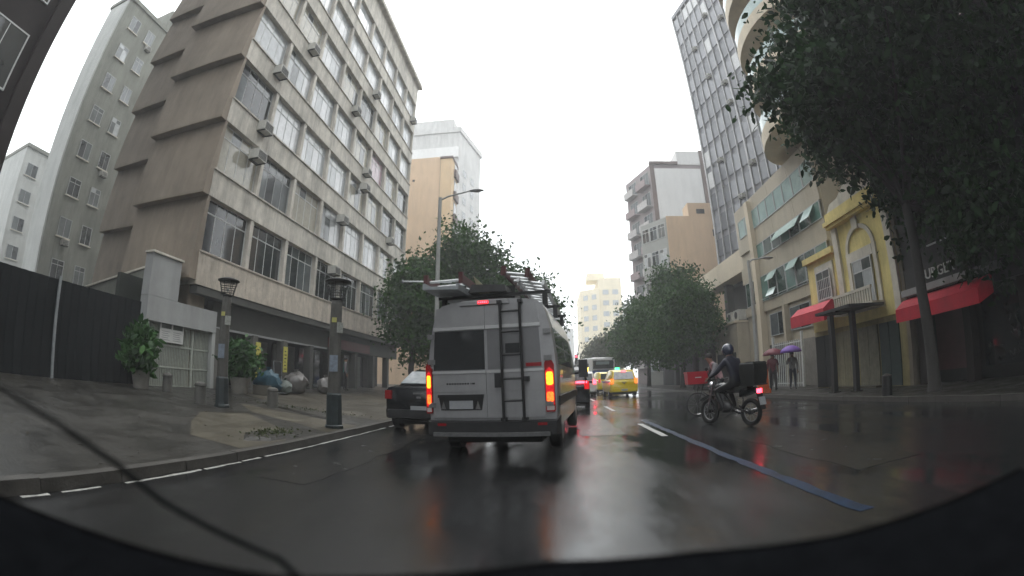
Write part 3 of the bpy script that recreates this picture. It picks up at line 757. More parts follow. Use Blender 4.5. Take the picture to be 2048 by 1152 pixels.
for y in (30.2, 28.95): 
    o = thing('air_conditioner', 'white air conditioner box, %s of the two on the annex wall' % ('left' if y > 30 else 'right'), 'air conditioner', (12.75, y, 4.45), 0, 'boxes on the annex wall')
    part('case', MB().box(-.3,.3,-.42,.42,.03,.72), ACW, o); part('fan_grille', MB().lathe([(.02,-.0),(.24,.0),(.24,.02),(.02,.02)], (-.325,0,.37), 14, 'X'), ACD, o)
    [part('foot', MB().box(-.28,.28,q-.03,q+.03,0,.03), BLACKM, o) for q in (-.35,.35)]

# yellow two-storey house
Fh = thing('yellow_house', 'old yellow two storey house with arched relief, white window and small balcony', 'house', (11.5, 14.8, .1))
apart('wall', MB().box(11.5,20,11.8,15.4,2.5,6.95), YELLOW, Fh)
apart('wall', MB().box(11.52,20,15.41,17.85,2.5,5.7), YELLOWP, Fh)
apart('corner_pilaster', MB().box(11.38,11.499,11.8,12.12,2.6,6.3), STUCW, Fh)
apart('corner_pilaster', MB().box(11.38,11.499,15.05,15.38,2.9,6.3), STUCW, Fh)
apart('side_wall', MB().box(11.52,20,11.62,11.795,0,6.9), M('bare_side_wall', (.20,.17,.13), .85, .2, 2, streak=.4), Fh)
apart('cornice', MB().box(11.2,11.499,11.75,15.45,6.32,6.44).box(11.1,11.499,11.72,15.5,6.441,6.6).box(11.25,11.499,11.75,15.45,6.601,6.95), YELLOWP, Fh)
apart('pediment', MB().yz([(11.9,6.96),(15.3,6.96),(15.0,7.25),(14.4,7.3),(13.6,7.75),(12.8,7.3),(12.2,7.25)], 11.3, 11.6), STUCW, Fh)
apart('cornice', MB().box(11.3,11.519,15.46,17.9,5.45,5.7), YELLOWP, Fh)
def arch(yc, zc, r0, r1, x0, x1, n=14):
    m = MB(); ri = [(yc+r0*math.cos(math.pi*i/n), zc+r0*math.sin(math.pi*i/n)) for i in range(n+1)]; ro = [(yc+r1*math.cos(math.pi*i/n), zc+r1*math.sin(math.pi*i/n)) for i in range(n+1)]
    for i in range(n): m.yz([ri[i], ro[i], ro[i+1], ri[i+1]], x0, x1)
    return m
apart('arch_moulding', arch(13.72, 5.1, .76, .92, 11.42, 11.499), STUCW, Fh)
apart('keystone', MB().box(11.36,11.419,13.55,13.9,5.85,6.3), STUCW, Fh)
for y in (12.88, 14.56): apart('jamb', MB().box(11.41,11.499,y-.1,y+.1,3.05,5.1), STUCW, Fh)
apart('lintel', MB().box(11.40,11.499,12.99,14.45,4.72,5.08), STUCW, Fh)
wn = window(Fh, 1.2, 1.72, (11.44-11.5, 13.72-14.8, 3.0-.1), R(-90), [GLM,GLP], 2, True, WMETAL)
bal = apart('balcony', MB().box(10.85,11.499,12.75,15.3,2.85,3.05), STUCW, Fh)
rl = MB(); rl.box(10.86,10.94,12.76,15.29,3.5,3.6)
for i in range(17): rl.box(10.875,10.925,12.8+i*.153,12.88+i*.153,3.051,3.499)
apart('balustrade', rl, STUCW, bal, root=Fh)
apart('window_surround', MB().box(11.46,11.519,15.75,17.2,3.6,5.2), STUCW, Fh)
wl = window(Fh, 1.1, 1.2, (11.42-11.5, 16.47-14.8, 3.72-.1), R(-90), [GLM], 2, False, WMETAL)
gr = MB()
for i in range(9): gr.box(11.36,11.38,15.9+i*.14,15.925+i*.14,3.7,4.6)
for z in (3.75,4.15,4.55): gr.box(11.355,11.385,15.9,17.05,z,z+.025)
apart('window_grille', gr, WMETAL, Fh)
apart('ground_wall', MB().box(11.56,20,11.82,17.85,.13,2.49), M('dirty_yellow', (.30,.255,.12), .75, .25, 2.5, streak=.5), Fh)
for y0, y1, mt in ((15.1,16.15,M('old_pale_door', (.25,.225,.14), .6, .2, 4, streak=.4)),(13.4,14.6,M('old_grey_door', (.24,.225,.165), .6, .25, 4, streak=.4)),(12.2,13.3,M('green_shutter', (.02,.04,.038), .5, .3, 3)),(16.3,17.8,VOID)):
    m = MB()
    for q in range(4): m.box(11.5+.012*(q%2),11.555,y0+q*(y1-y0)/4+.004,y0+(q+1)*(y1-y0)/4-.004,.16,2.3)
    apart('door', m, mt, Fh)
apart('step', MB().box(11.1,11.55,13.2,16.3,.131,.2), PAVE2, Fh)
def awning(label, x_w, x_o, y0, y1, zt, zm, zb):
    a = thing('awning', label, 'awning', (x_w, (y0+y1)/2, zt)); X = x_w; yc = (y0+y1)/2
    c = MB(); o = (x_w, yc, zt)
    prof = [(x_w,zt),(x_w-(x_w-x_o)*.55,zt-.10),(x_o,zm),(x_o,zb)]
    n = 8
    for i in range(len(prof)-1):
        (xa,za),(xb,zb_) = prof[i],prof[i+1]
        for j in range(n):
            ya, yb = y0+(y1-y0)*j/n, y0+(y1-y0)*(j+1)/n
            c.add([(xa-X,ya-yc,za-zt),(xb-X,ya-yc,zb_-zt),(xb-X,yb-yc,zb_-zt),(xa-X,yb-yc,za-zt)], [[0,1,2,3]])
    for yy in (y0, y1):
        c.add([(xa-X,yy-yc,za-zt) for xa,za in prof]+[(0,yy-yc,zb-zt+.25)], [list(range(5))])
    co = part('canvas', c, REDC, a)
    md = co.modifiers.new('thick','SOLIDIFY'); md.thickness = .015
    for yy in (y0+.1, y1-.1): part('frame_arm', MB().tube([(0,yy-yc,-.5),(x_o+.05-X,yy-yc,zm-zt-.06)], .018, 6), BLACKM, a)
    return a
awning('red canvas awning on the yellow house left of its balcony', 11.3, 10.35, 15.2, 17.9, 3.62, 3.2, 2.75)

# dark shop building with red awning at the right
G = thing('dark_shop_building', 'dark shop building right of the yellow house, half hidden by the big tree', 'building', (11.6, 6, .1))
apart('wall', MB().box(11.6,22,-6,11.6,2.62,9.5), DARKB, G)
apart('rear_wing', MB().box(11.7,24,-70,-6.01,.1,26), DARKB, G)  # unseen block added behind the camera to cut light on the street
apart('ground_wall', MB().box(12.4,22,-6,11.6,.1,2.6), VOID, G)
apart('sign_fascia', MB().box(11.42,11.599,7.5,11.5,3.12,3.75), M('black_sign_board', (.02,.02,.02), .5), G)
apart('sign_ledge', MB().box(11.2,11.599,7.5,11.55,2.9,3.1), LGREY, G)
tm = text_mesh('BURGER', .42, .02)
o = inst('lettering', tm, M('white_letters', (.6,.6,.58), .5), G, (11.40-11.6, 10.72-6, 3.25-.1), (R(90), 0, R(-90)))
for y in (11.3, 9.2, 7.0): apart('pier', MB().box(11.7,12.1,y-.15,y+.15,.13,2.6), DARKBR, G)
apart('shop_window', MB().box(12.3,12.38,7.2,9,.5,2.4), GLD, G); apart('shop_window', MB().box(12.3,12.38,9.4,11.1,.5,2.4), M('dim_red_shopfront', (.05,.012,.012), .4, .4, 2), G)
part_l = apart('light_tube', MB().box(11.3,11.36,9.2,10.1,4.15,4.19), WMETAL, G)
awning('red canvas awning on the dark shop beside the big tree', 11.55, 10.75, 7.9, 11.45, 2.85, 2.5, 2.12)
for i, (x, y, z, lb) in enumerate(((9.75,13.93,2.75,'dark square post under the red awning, nearer the white bar fence'),(10.2,13.2,2.8,'dark square post below the yellow house balcony'))):
    p_ = thing('awning_post', lb, 'post', (x, y, .13), 0, 'dark posts before the yellow house')
    part('shaft', MB().box(-.09,.09,-.09,.09,.03,z-.13), BLACKM, p_); part('base_plate', MB().box(-.16,.16,-.16,.16,0,.03), BLACKM, p_)
cn = thing('flat_canopy', 'dark flat canopy spanning the posts before the yellow house', 'canopy', (10.2, 13.6, 2.7))
part('slab', MB().box(-.55,1.1,-1.0,1.2,.16,.26), DARKB, cn); part('beam', MB().box(-.5,.1,-.1,.05,.1,.158), BLACKM, cn)  # slab added for the shade below the balcony

# ------------------------------------------------------------------ the silver van
VC = (-.90, 7.0)
V = thing('van', 'silver panel van with a rear ladder and lit tail lamps in the road ahead', 'van', (VC[0], VC[1], 0), rot=(0, R(-1.6), R(-6.5)))
half = [(.90,.36),(.99,.42),(1.01,.62),(1.03,1.0),(1.03,1.36),(1.0,1.7),(.95,2.0),(.90,2.22),(.86,2.32),(.78,2.39),(.6,2.43),(.3,2.455),(0,2.46)]
def vring(y, k=1, ws=1, z0=0):
    r = []
    for x, z in half:
        zz = z if z < 1.05 else 1.05+(z-1.05)*k
        if z < .5: zz = z+z0
        r.append((x*ws, y, zz))
    l = [(-x, yy, z) for x, yy, z in r[::-1][1:]]
    return r+l
part('body', MB().loft([vring(0,1,.985), vring(.05,1,1), vring(.4), vring(3.3), vring(3.9,.985), vring(4.35,.78,.99), vring(4.75,.45,.97), vring(5.2,.16,.93,.03), vring(5.45,-.12,.84,.08)]), SILV, V, True)
def door_outline(u0, u1, z0, z1, topin=0):
    return [(u0,z0),(u1,z0),(u1-(topin if u1 > .4 else 0),z1),(u0+(topin if u0 < -.4 else 0),z1)]
for u0, u1, side in ((-.93,-.062,-1),(-.050,.83,1)):
    d = part('rear_door', MB().xz(door_outline(u0,u1,.62,1.02,.0), -.03,.0).xz(door_outline(u0,u1,1.026,1.31,.01), -.034,.0).xz(door_outline(u0+.008*(side<0),u1-.008*(side>0),1.352,1.985,.035), -.022,.0).xz(door_outline(u0+.045*(side<0),u1-.045*(side>0),2.052,2.35,.035), -.03,.0), SILV, V)
    part('moulding', MB().xz(door_outline(u0,u1,1.312,1.35), -.045,.0), M('bright_moulding', (.48,.48,.48), .3, .05, 4, metal=.3), d)
    part('moulding', MB().xz(door_outline(u0+.03*(side<0),u1-.03*(side>0),1.99,2.046), -.05,.0), M('bright_moulding', (.62,.62,.62)), d)
    uu = -.90 if side < 0 else .02
    if side < 0: part('rear_window', MB().xz([(-.915,1.365),(-.075,1.365),(-.075,1.975),(-.885,1.975)], -.03,-.0225), GLV, d)
    else:
        part('panel', MB().xz([(-.03,1.365),(.80,1.365),(.775,1.975),(-.03,1.975)], -.028,-.0225), SILVD, d)
        part('small_window', MB().xz([(.255,1.60),(.50,1.60),(.50,1.75),(.255,1.75)], -.036,-.0285), GLV, d)
        part('red_strip', MB().box(.56,.80,-.036,-.0285,1.385,1.44), REDL, d)
        part('handle', MB().box(.08,.2,-.075,-.035,1.08,1.3), PLAST, d)
    for z in (.82, 1.5, 1.9):
        x = -1.0 if side < 0 else .84
        part('hinge', MB().box(x,x+.12,-.055,-.0455 if False else -.046,z-.04,z+.04).box(x+.03,x+.09,-.07,-.056,z-.03,z+.03), M('dull_hinge', (.20,.20,.20), .45, .2, 20, metal=.5), d)
mk = MB()
for q in range(9): mk.box(-.70+q*.042,-.70+q*.042+.03,-.038,-.035,1.14,1.165)
mk.box(-.31,-.295,-.038,-.035,1.14,1.165).box(-.285,-.24,-.038,-.035,1.14,1.165)
part('badge_lettering', mk, PLAST, V)['kind'] = 'stuff'
rc = part('plate_recess', MB().xz([(-.84,.985),(-.80,.74),(-.14,.74),(-.10,.985)], -.036,-.0305), PLAST, V)
part('number_plate', MB().box(-.66,-.28,-.046,-.037,.76,.89), PLATE, rc)
part('plate_lamp_bar', MB().box(-.84,-.10,-.075,-.037,.94,.985), PLAST, rc)
for u in (-.76,-.20): part('reflex', MB().xz([(u-.04,.755),(u+.04,.755),(u,.89)], -.042,-.037), CHROME, rc)  # chrome triangles put in as highlights beside the plate
for sgn in (-1, 1):
    x0, x1 = (-1.05,-.945) if sgn < 0 else (.845,.96)
    x0, x1 = (-1.045,-.94) if sgn < 0 else (.84,.985)
    tl = part('tail_lamp', MB().xz([(x0+.01,.69),(x1-.01,.69),(x1,.72),(x1,1.40),(x1-.03,1.46),((x0+x1)/2,1.49),(x0+.02,1.47),(x0,1.42),(x0,.72)], -.045,.03), M('tail_lens', (.30,.006,.008), .12, .2, 30, coat=.8), V)
    part('red_glow', MB().xz([(x0+.012,.80),(x1-.012,.80),(x1-.012,1.30),((x0+x1)/2,1.36),(x0+.012,1.30)], -.049,-.0455), REDE, tl)
    xc = (x0+x1)/2; xr = (x1-x0)/2-.022
    rr = lambda zc, h: [(xc+xr*cx, zc+h*cz) for cx, cz in ((-.6,-1),(.6,-1),(1,-.75),(1,.75),(.6,1),(-.6,1),(-1,.75),(-1,-.75))]
    part('amber_lamp', MB().xz(rr(1.19,.10), -.056,-.0495), AMB, tl)
    part('brake_lamp', MB().xz(rr(.915,.075), -.056,-.0495), BRK, tl)
    part('reversing_lens', MB().box(x0+.015,x1-.015,-.052,-.0455,.715,.78), M('clear_lens', (.5,.42,.4), .15), tl)
part('high_brake_housing', MB().loft([[(-.45,-.05,2.37),(.33,-.05,2.37),(.3,-.05,2.43),(-.42,-.05,2.43)],[(-.5,.1,2.37),(.38,.1,2.37),(.35,.1,2.47),(-.47,.1,2.47)]]), SILV, V)
hb = part('high_brake_lamp', MB().box(-.155,.015,-.062,-.051,2.38,2.43), EM('brake_bar_lit', (1,.012,.015), 1.3, (.4,.01,.01)), V)
for q in range(5): part('led', MB().box(-.145+q*.032,-.125+q*.032,-.066,-.0625,2.393,2.417), REDH, hb)
part('bumper', MB().loft([[(-1.0,-.10,.36),(1.0,-.10,.36),(1.0,-.10,.56),(-1.0,-.10,.56)],[(-1.04,.2,.33),(1.04,.2,.33),(1.04,.2,.62),(-1.04,.2,.62)]]), PLAST, V)
part('step', MB().box(-.9,.9,-.16,-.101,.34,.40), M('worn_step', (.10,.10,.10), .5, .3, 12), V)
for u in (-.84,.72): part('reflector', MB().box(u,u+.14,-.112,-.101,.5,.54), REDL, V)
part('underbody', MB().box(-.75,.75,.1,4.9,.22,.36), VOID, V)
for x, y in ((-.88,1.0),(.88,1.0),(-.88,4.6),(.88,4.6)):
    wh = part('wheel', MB().lathe([(.2,-.1),(.32,-.105),(.345,-.08),(.345,.08),(.32,.105),(.2,.1)], (x,y,.345), 20, 'X'), TYRE, V, True)
    part('rim', MB().lathe([(.02,-.112),(.2,-.1055),(.2,.1055),(.02,.112)], (x,y,.345), 14, 'X'), RIM, wh)
for y0, y1 in ((.25,1.65),(1.75,3.2)):
    for s in (-1,1): part('side_window', MB().hexa([(s*1.036,y0,1.40),(s*1.036,y1,1.40),(s*1.02,y1,1.40),(s*1.02,y0,1.40),(s*.965,y0,1.98),(s*.965,y1,1.98),(s*.94,y1,1.98),(s*.94,y0,1.98)]), GLV, V)
for s in (-1, 1): part('side_moulding', MB().box(*(sorted((s*1.029,s*1.05))),.1,4.4,.78,.92), PLAST, V)
mir = part('side_mirror', MB().loft([[(1.12,4.16,1.2),(1.34,4.16,1.2),(1.34,4.16,1.62),(1.12,4.16,1.62)],[(1.14,4.3,1.24),(1.32,4.3,1.24),(1.32,4.3,1.58),(1.14,4.3,1.58)]]).tube([(1.0,4.25,1.3),(1.15,4.22,1.32)], .03, 6), PLAST, V, True)
part('indicator', MB().box(1.341,1.355,4.16,4.22,1.32,1.42), HEAD, mir)
part('antenna', MB().tube([(1.02,4.5,1.5),(1.16,4.35,2.0)], .008, 5), BLACKM, V)
ld = part('rear_ladder', MB().tube([(.21,-.03,2.36),(.21,-.13,2.36),(.215,-.13,.6),(.22,-.04,.58)], .022, 8).tube([(.51,-.03,2.36),(.51,-.13,2.36),(.525,-.13,.6),(.53,-.04,.58)], .022, 8), BLACKM, V, True)
for z in (2.23,1.92,1.57,1.21,.88): part('rung', MB().tube([(.21,-.13,z),(.52,-.13,z)], .017, 8), BLACKM, ld, True)
for u in (.20,.52):
    part('bracket', MB().cbox((u,-.09,2.38), (.07,.12,.05)), BLACKM, ld); part('bracket', MB().cbox((u+.01,-.08,.6), (.08,.1,.05)), BLACKM, ld)
    part('bracket', MB().cbox((u+(.05 if u > .4 else -.05),-.085,1.2), (.09,.1,.07)), PLAST, ld)
for y in (.38,1.93,3.33):
    rk = part('rack_bar', MB().box(-.95,.95,y-.035,y+.035,2.56,2.61), BLACKM, V)
    for x in (-.85,.85): part('rack_foot', MB().box(x-.04,x+.04,y-.04,y+.04,2.36,2.559), BLACKM, rk)

def roof_ladder(label, x0, x1, y0, y1, z, rz, ry, railm, n, railh=.075, cap=False):
    t = thing('ladder', label, 'ladder', tuple(V.matrix_basis @ Vector(((x0+x1)/2, (y0+y1)/2, z))), rot=(0, R(ry), R(-6.5+rz)), group='ladders on the van roof')
    hw, hl = (x1-x0)/2, (y1-y0)/2
    for s in (-1, 1):
        r_ = part('rail', MB().box(s*hw-.022,s*hw+.022,-hl,hl,-railh/2,railh/2), railm, t)
        if cap: part('end_cap', MB().box(s*hw-.035,s*hw+.035,-hl-.03,-hl+.03,-railh/2-.02,railh/2+.03), FIBR, r_)
    rm = MB().tube([(-hw,0,0),(hw,0,0)], .022, 8).mesh('rung')
    for i in range(n): inst('rung', rm, ALU, t, (0, -hl+.12+i*(2*hl-.24)/(n-1), 0))
    return t
roof_ladder('lower aluminium ladder on the right edge of the van roof, many bright rungs', .42, .82, .0, 4.6, 2.70, 1.5, 10, ALU, 17)
roof_ladder('upper ladder with dark red end caps on the right of the van roof', .28, .66, -.1, 3.4, 2.83, 0, 8, FIBR, 12, .09, True)
roof_ladder('wide ladder with dark red rail on the left of the van roof', -1.02, -.42, -.05, 3.5, 2.82, 0, -2, FIBR, 10, .13, True)
o = thing('ladder_section', 'grey flat ladder section stacked under the left ladder on the van roof', 'ladder', tuple(V.matrix_basis @ Vector((-.68,1.6,2.675))), rot=(0,R(2),R(-6.5)))
part('plank', MB().box(-.34,.26,-1.8,1.7,-.05,.0), STEELG, o); part('lip', MB().box(-.34,-.30,-1.8,1.7,.001,.05).box(.22,.26,-1.8,1.7,.001,.05), STEELG, o)
o = thing('brace_wedge', 'olive triangular brace sticking up in the middle of the van roof load', 'brace', tuple(V.matrix_basis @ Vector((-.2,.3,2.62))), rot=(0,0,R(-6.5)))
part('plate', MB().xz([(-.12,.30),(-.06,.24),(.16,.03),(.16,0),(-.02,0)], -.03,.03), FIBO, o); part('rib', MB().box(-.02,.16,-.05,-.031,-.0,.03), FIBO, o)
o = thing('metal_pipe', 'thin pale pipe sticking out left of the van roof load', 'pipe', tuple(V.matrix_basis @ Vector((-1.2,.1,2.86))), rot=(0,R(3),R(-6.5)))
part('tube', MB().tube([(-.3,0,0),(.55,.05,0)], [.014,.017], 8), ALU, o); part('end_ring', MB().torus((-.31,0,0), .022, .01, 'X', 12, 6), STEELG, o)
o = thing('rolled_sheet', 'dark tied bundle lying in the middle of the van roof', 'bundle', tuple(V.matrix_basis @ Vector((-.08,1.4,2.68))), rot=(0,0,R(-6.5)))
part('cover', MB().loft([[(-.3,-1.2,-.06),(.34,-1.2,-.06),(.30,-1.2,.05),(-.24,-1.2,.07)],[(-.32,0,-.07),(.36,0,-.07),(.32,0,.1),(-.26,0,.12)],[(-.3,1.3,-.06),(.34,1.3,-.06),(.3,1.3,.06),(-.25,1.3,.08)]]), M('dark_tarp', (.03,.03,.03), .5, .4, 6, bump=.6, bscale=9), o, True)
for y in (-.7, .5): part('strap', MB().box(-.34,.38,y,y+.04,-.075,.13), BLACKM, o)

# ------------------------------------------------------------------ other vehicles
def rring(y, hb, ht, z0, z1, r=.12, n=3):
    pts = []
    for cx, cz, a0 in ((ht-r, z1-r, 0), (-(ht-r), z1-r, 90), (-(hb-r), z0+r, 180), (hb-r, z0+r, 270)):
        for i in range(n+1):
            t = R(a0+90*i/n); pts.append((cx+r*math.cos(t), y, cz+r*math.sin(t)))
    return pts
def wheels(root, pos, r, tw=.1):
    for x, y in pos:
        wh = part('wheel', MB().lathe([(r*.6,-tw),(r*.93,-tw),(r,-tw*.75),(r,tw*.75),(r*.93,tw),(r*.6,tw)], (x,y,r), 18, 'X'), TYRE, root, True)
        part('rim', MB().lathe([(.02,-tw-.01),(r*.6,-tw-.003),(r*.6,tw+.003),(.02,tw+.01)], (x,y,r), 12, 'X'), RIM, wh)
def car(name, label, cat, loc, rz, paint, hatch=False, lit=None, glass=None, group=None, sc=1):
    c = thing(name, label, cat, loc, rz, group)
    if hatch:
        body = [rring(0,.74,.76,.42,.92), rring(.06,.84,.85,.30,1.0), rring(.5,.87,.87,.24,1.04), rring(3.1,.87,.87,.24,1.02), rring(3.9,.84,.84,.28,.9), rring(4.3,.72,.74,.38,.74)]
        cab = [rring(.08,.74,.72,.96,1.02,.03), rring(.30,.78,.66,.98,1.52,.08), rring(.55,.79,.68,.98,1.63,.09), rring(1.8,.79,.69,.98,1.67,.09), rring(2.6,.79,.67,.98,1.58,.09), rring(3.45,.74,.70,.95,1.02,.03)]
        rw = [(-.62,.10,1.06),(.62,.10,1.06),(.56,.285,1.50),(-.56,.285,1.50)]; lz, lh, pz = .80, .30, .62
        sw = [[(.55,1.05),(1.5,1.05),(1.5,1.56),(.72,1.54)],[(1.56,1.05),(2.9,1.05),(2.55,1.52),(1.56,1.57)]]
    else:
        body = [rring(0,.72,.74,.42,.95), rring(.06,.82,.83,.30,1.02), rring(.5,.865,.865,.24,1.05), rring(3.1,.865,.865,.24,1.0), rring(3.95,.84,.84,.28,.88), rring(4.35,.70,.72,.38,.72)]
        cab = [rring(.50,.70,.68,.98,1.06,.03), rring(1.15,.76,.60,.98,1.39,.07), rring(1.5,.77,.61,.98,1.45,.08), rring(2.3,.77,.62,.98,1.46,.08), rring(3.35,.72,.70,.95,1.02,.03)]
        rw = [(-.64,.52,1.085),(.64,.52,1.085),(.54,1.10,1.375),(-.54,1.10,1.375)]; lz, lh, pz = .74, .20, .52
        sw = [[(.95,1.06),(1.75,1.06),(1.75,1.38),(1.3,1.35)],[(1.81,1.06),(2.9,1.06),(2.35,1.39),(1.81,1.39)]]
    part('body', MB().loft(body), paint, c, True); cb = part('cabin', MB().loft(cab), paint, c, True)
    e1 = Vector(rw[1])-Vector(rw[0]); e2 = Vector(rw[3])-Vector(rw[0]); nn = e1.cross(e2).normalized()*.028
    if nn.y > 0: nn = -nn
    part('rear_window', MB().add([Vector(p)+nn for p in rw]+[Vector(p) for p in rw], [[0,1,2,3],[0,4,5,1],[1,5,6,2],[2,6,7,3],[3,7,4,0]]), glass or GLV, cb)
    for s in (-1, 1):
        for poly in sw:
            f = lambda z: s*(.80-.2*max(0,(z-1.0))/.55)+s*.005
            part('side_window', MB().add([(f(z),y,z) for y,z in poly]+[(f(z)-s*.02,y,z) for y,z in poly], [[0,1,2,3],[4,5,6,7],[0,1,5,4],[1,2,6,5],[2,3,7,6],[3,0,4,7]]), GLV, cb)
        x = s*.74
        l_ = part('tail_lamp', MB().cbox((x,.03,lz+lh/2), (.17,.12,lh), rz=s*R(16)), lit or REDL, c)
        part('mirror', MB().cbox((s*.93,3.0,1.03), (.16,.1,.12)), paint, c)
    part('bumper', MB().loft([rring(-.06,.72,.74,.32,.50,.05), rring(.12,.85,.86,.28,.52,.05)]), paint if hatch else PLAST, c, True)
    part('number_plate', MB().box(-.2,.2,-.075 if hatch else -.03,-.061 if hatch else .0,pz-.06 if not hatch else .36,pz+.07 if not hatch else .48), PLATE, c)
    part('boot_handle', MB().box(-.14,.14,-.025,.01,.86,.90), CHROME, c)
    part('badge', MB().cbox((0,-.012,.79), (.11,.03,.045)), CHROME, c)
    wheels(c, [(-.76,.75),(.76,.75),(-.76,3.3),(.76,3.3)], .31)
    part('underside', MB().box(-.7,.7,.2,4.1,.16,.25), VOID, c)
    return c
SKYG = M('wet_rear_glass', (.30,.32,.33), .04, .25, 5, spec=1)  # white sky reflection painted into the rear window colour
bc = car('car', 'black saloon car half hidden left of the silver van', 'car', (-2.98,10.1,0), R(-2), BLKP, glass=SKYG)
part('aerial', MB().tube([(-.3,1.5,1.44),(-.3,1.35,1.6)], .006, 5), BLACKM, bc)
dc = car('car', 'dark car with a lit red lamp bar just beyond the right side of the van', 'car', (.55,17.2,0), R(-4), BLKP, True, REDE)
part('lamp_bar', MB().box(-.5,.76,-.04,.0,1.02,1.10), REDH, dc)
wc = car('car', 'small white car with red tail lamps in front of the bus', 'car', (2.1,30.5,0), R(-1), WHTP, True, REDH)
part('high_brake_lamp', MB().box(-.2,.2,.25,.3,1.56,1.6), REDH, wc)
t1 = car('taxi', 'yellow taxi with lit tail lamps and a green roof light', 'taxi', (4.35,27.6,0), R(1), YELP, True, BRK, SKYG, 'yellow taxis')
part('high_brake_lamp', MB().box(-.16,.16,.22,.27,1.53,1.59), REDH, t1)
part('roof_light', MB().box(-.30,-.06,1.3,1.5,1.67,1.80), GRNE, t1)
part('side_stripe', MB().box(-.885,-.874,.4,3.8,.86,.98).box(.874,.885,.4,3.8,.86,.98), BLUP, t1)
t2 = car('taxi', 'second yellow taxi ahead, partly hidden behind the nearer taxi', 'taxi', (4.4,35.5,0), R(6), YELP, True, REDE, None, 'yellow taxis')
part('side_stripe', MB().box(-.885,-.874,.4,3.8,.86,.98).box(.874,.885,.4,3.8,.86,.98), BLUP, t2)
BU = thing('bus', 'white and blue city bus beyond the taxis', 'bus', (4.9,43.5,0), R(16))
part('body', MB().loft([rring(0,1.2,1.15,.35,3.05,.18), rring(.1,1.25,1.2,.32,3.12,.2), rring(10.5,1.25,1.2,.32,3.12,.2), rring(10.8,1.15,1.1,.4,2.9,.2)]), WHTP, BU, True)
part('rear_panel', MB().box(-1.12,1.12,-.03,-.001,.5,1.9), BLUP, BU)
rwn = part('rear_window', MB().box(-1.05,1.05,-.03,-.001,2.05,2.85), GLD, BU)
part('route_board', MB().box(-.75,.6,-.04,-.031,2.45,2.75), M('route_board', (.16,.2,.2), .3, .3, 12), rwn)
part('rear_light_strip', MB().box(-1.0,1.0,-.04,-.031,1.93,1.98), CHROME, BU)
for s in (-1, 1):
    part('tail_lamp', MB().box(s*1.0-.08,s*1.0+.08,-.045,-.031,.75,1.2), REDE, BU)
    for i in range(6): part('side_window', MB().hexa([(s*1.235,.7+i*1.6,1.55),(s*1.235,2.2+i*1.6,1.55),(s*1.262,2.2+i*1.6,1.55),(s*1.262,.7+i*1.6,1.55),(s*1.20,.7+i*1.6,2.6),(s*1.20,2.2+i*1.6,2.6),(s*1.235,2.2+i*1.6,2.6),(s*1.235,.7+i*1.6,2.6)]), GLD, BU)
    part('blue_skirt', MB().box(*sorted((s*1.252,s*1.262)),.3,10,.4,1.2), BLUP, BU)
wheels(BU, [(-1.1,2.6),(1.1,2.6),(-1.1,8.4),(1.1,8.4)], .48, .13)

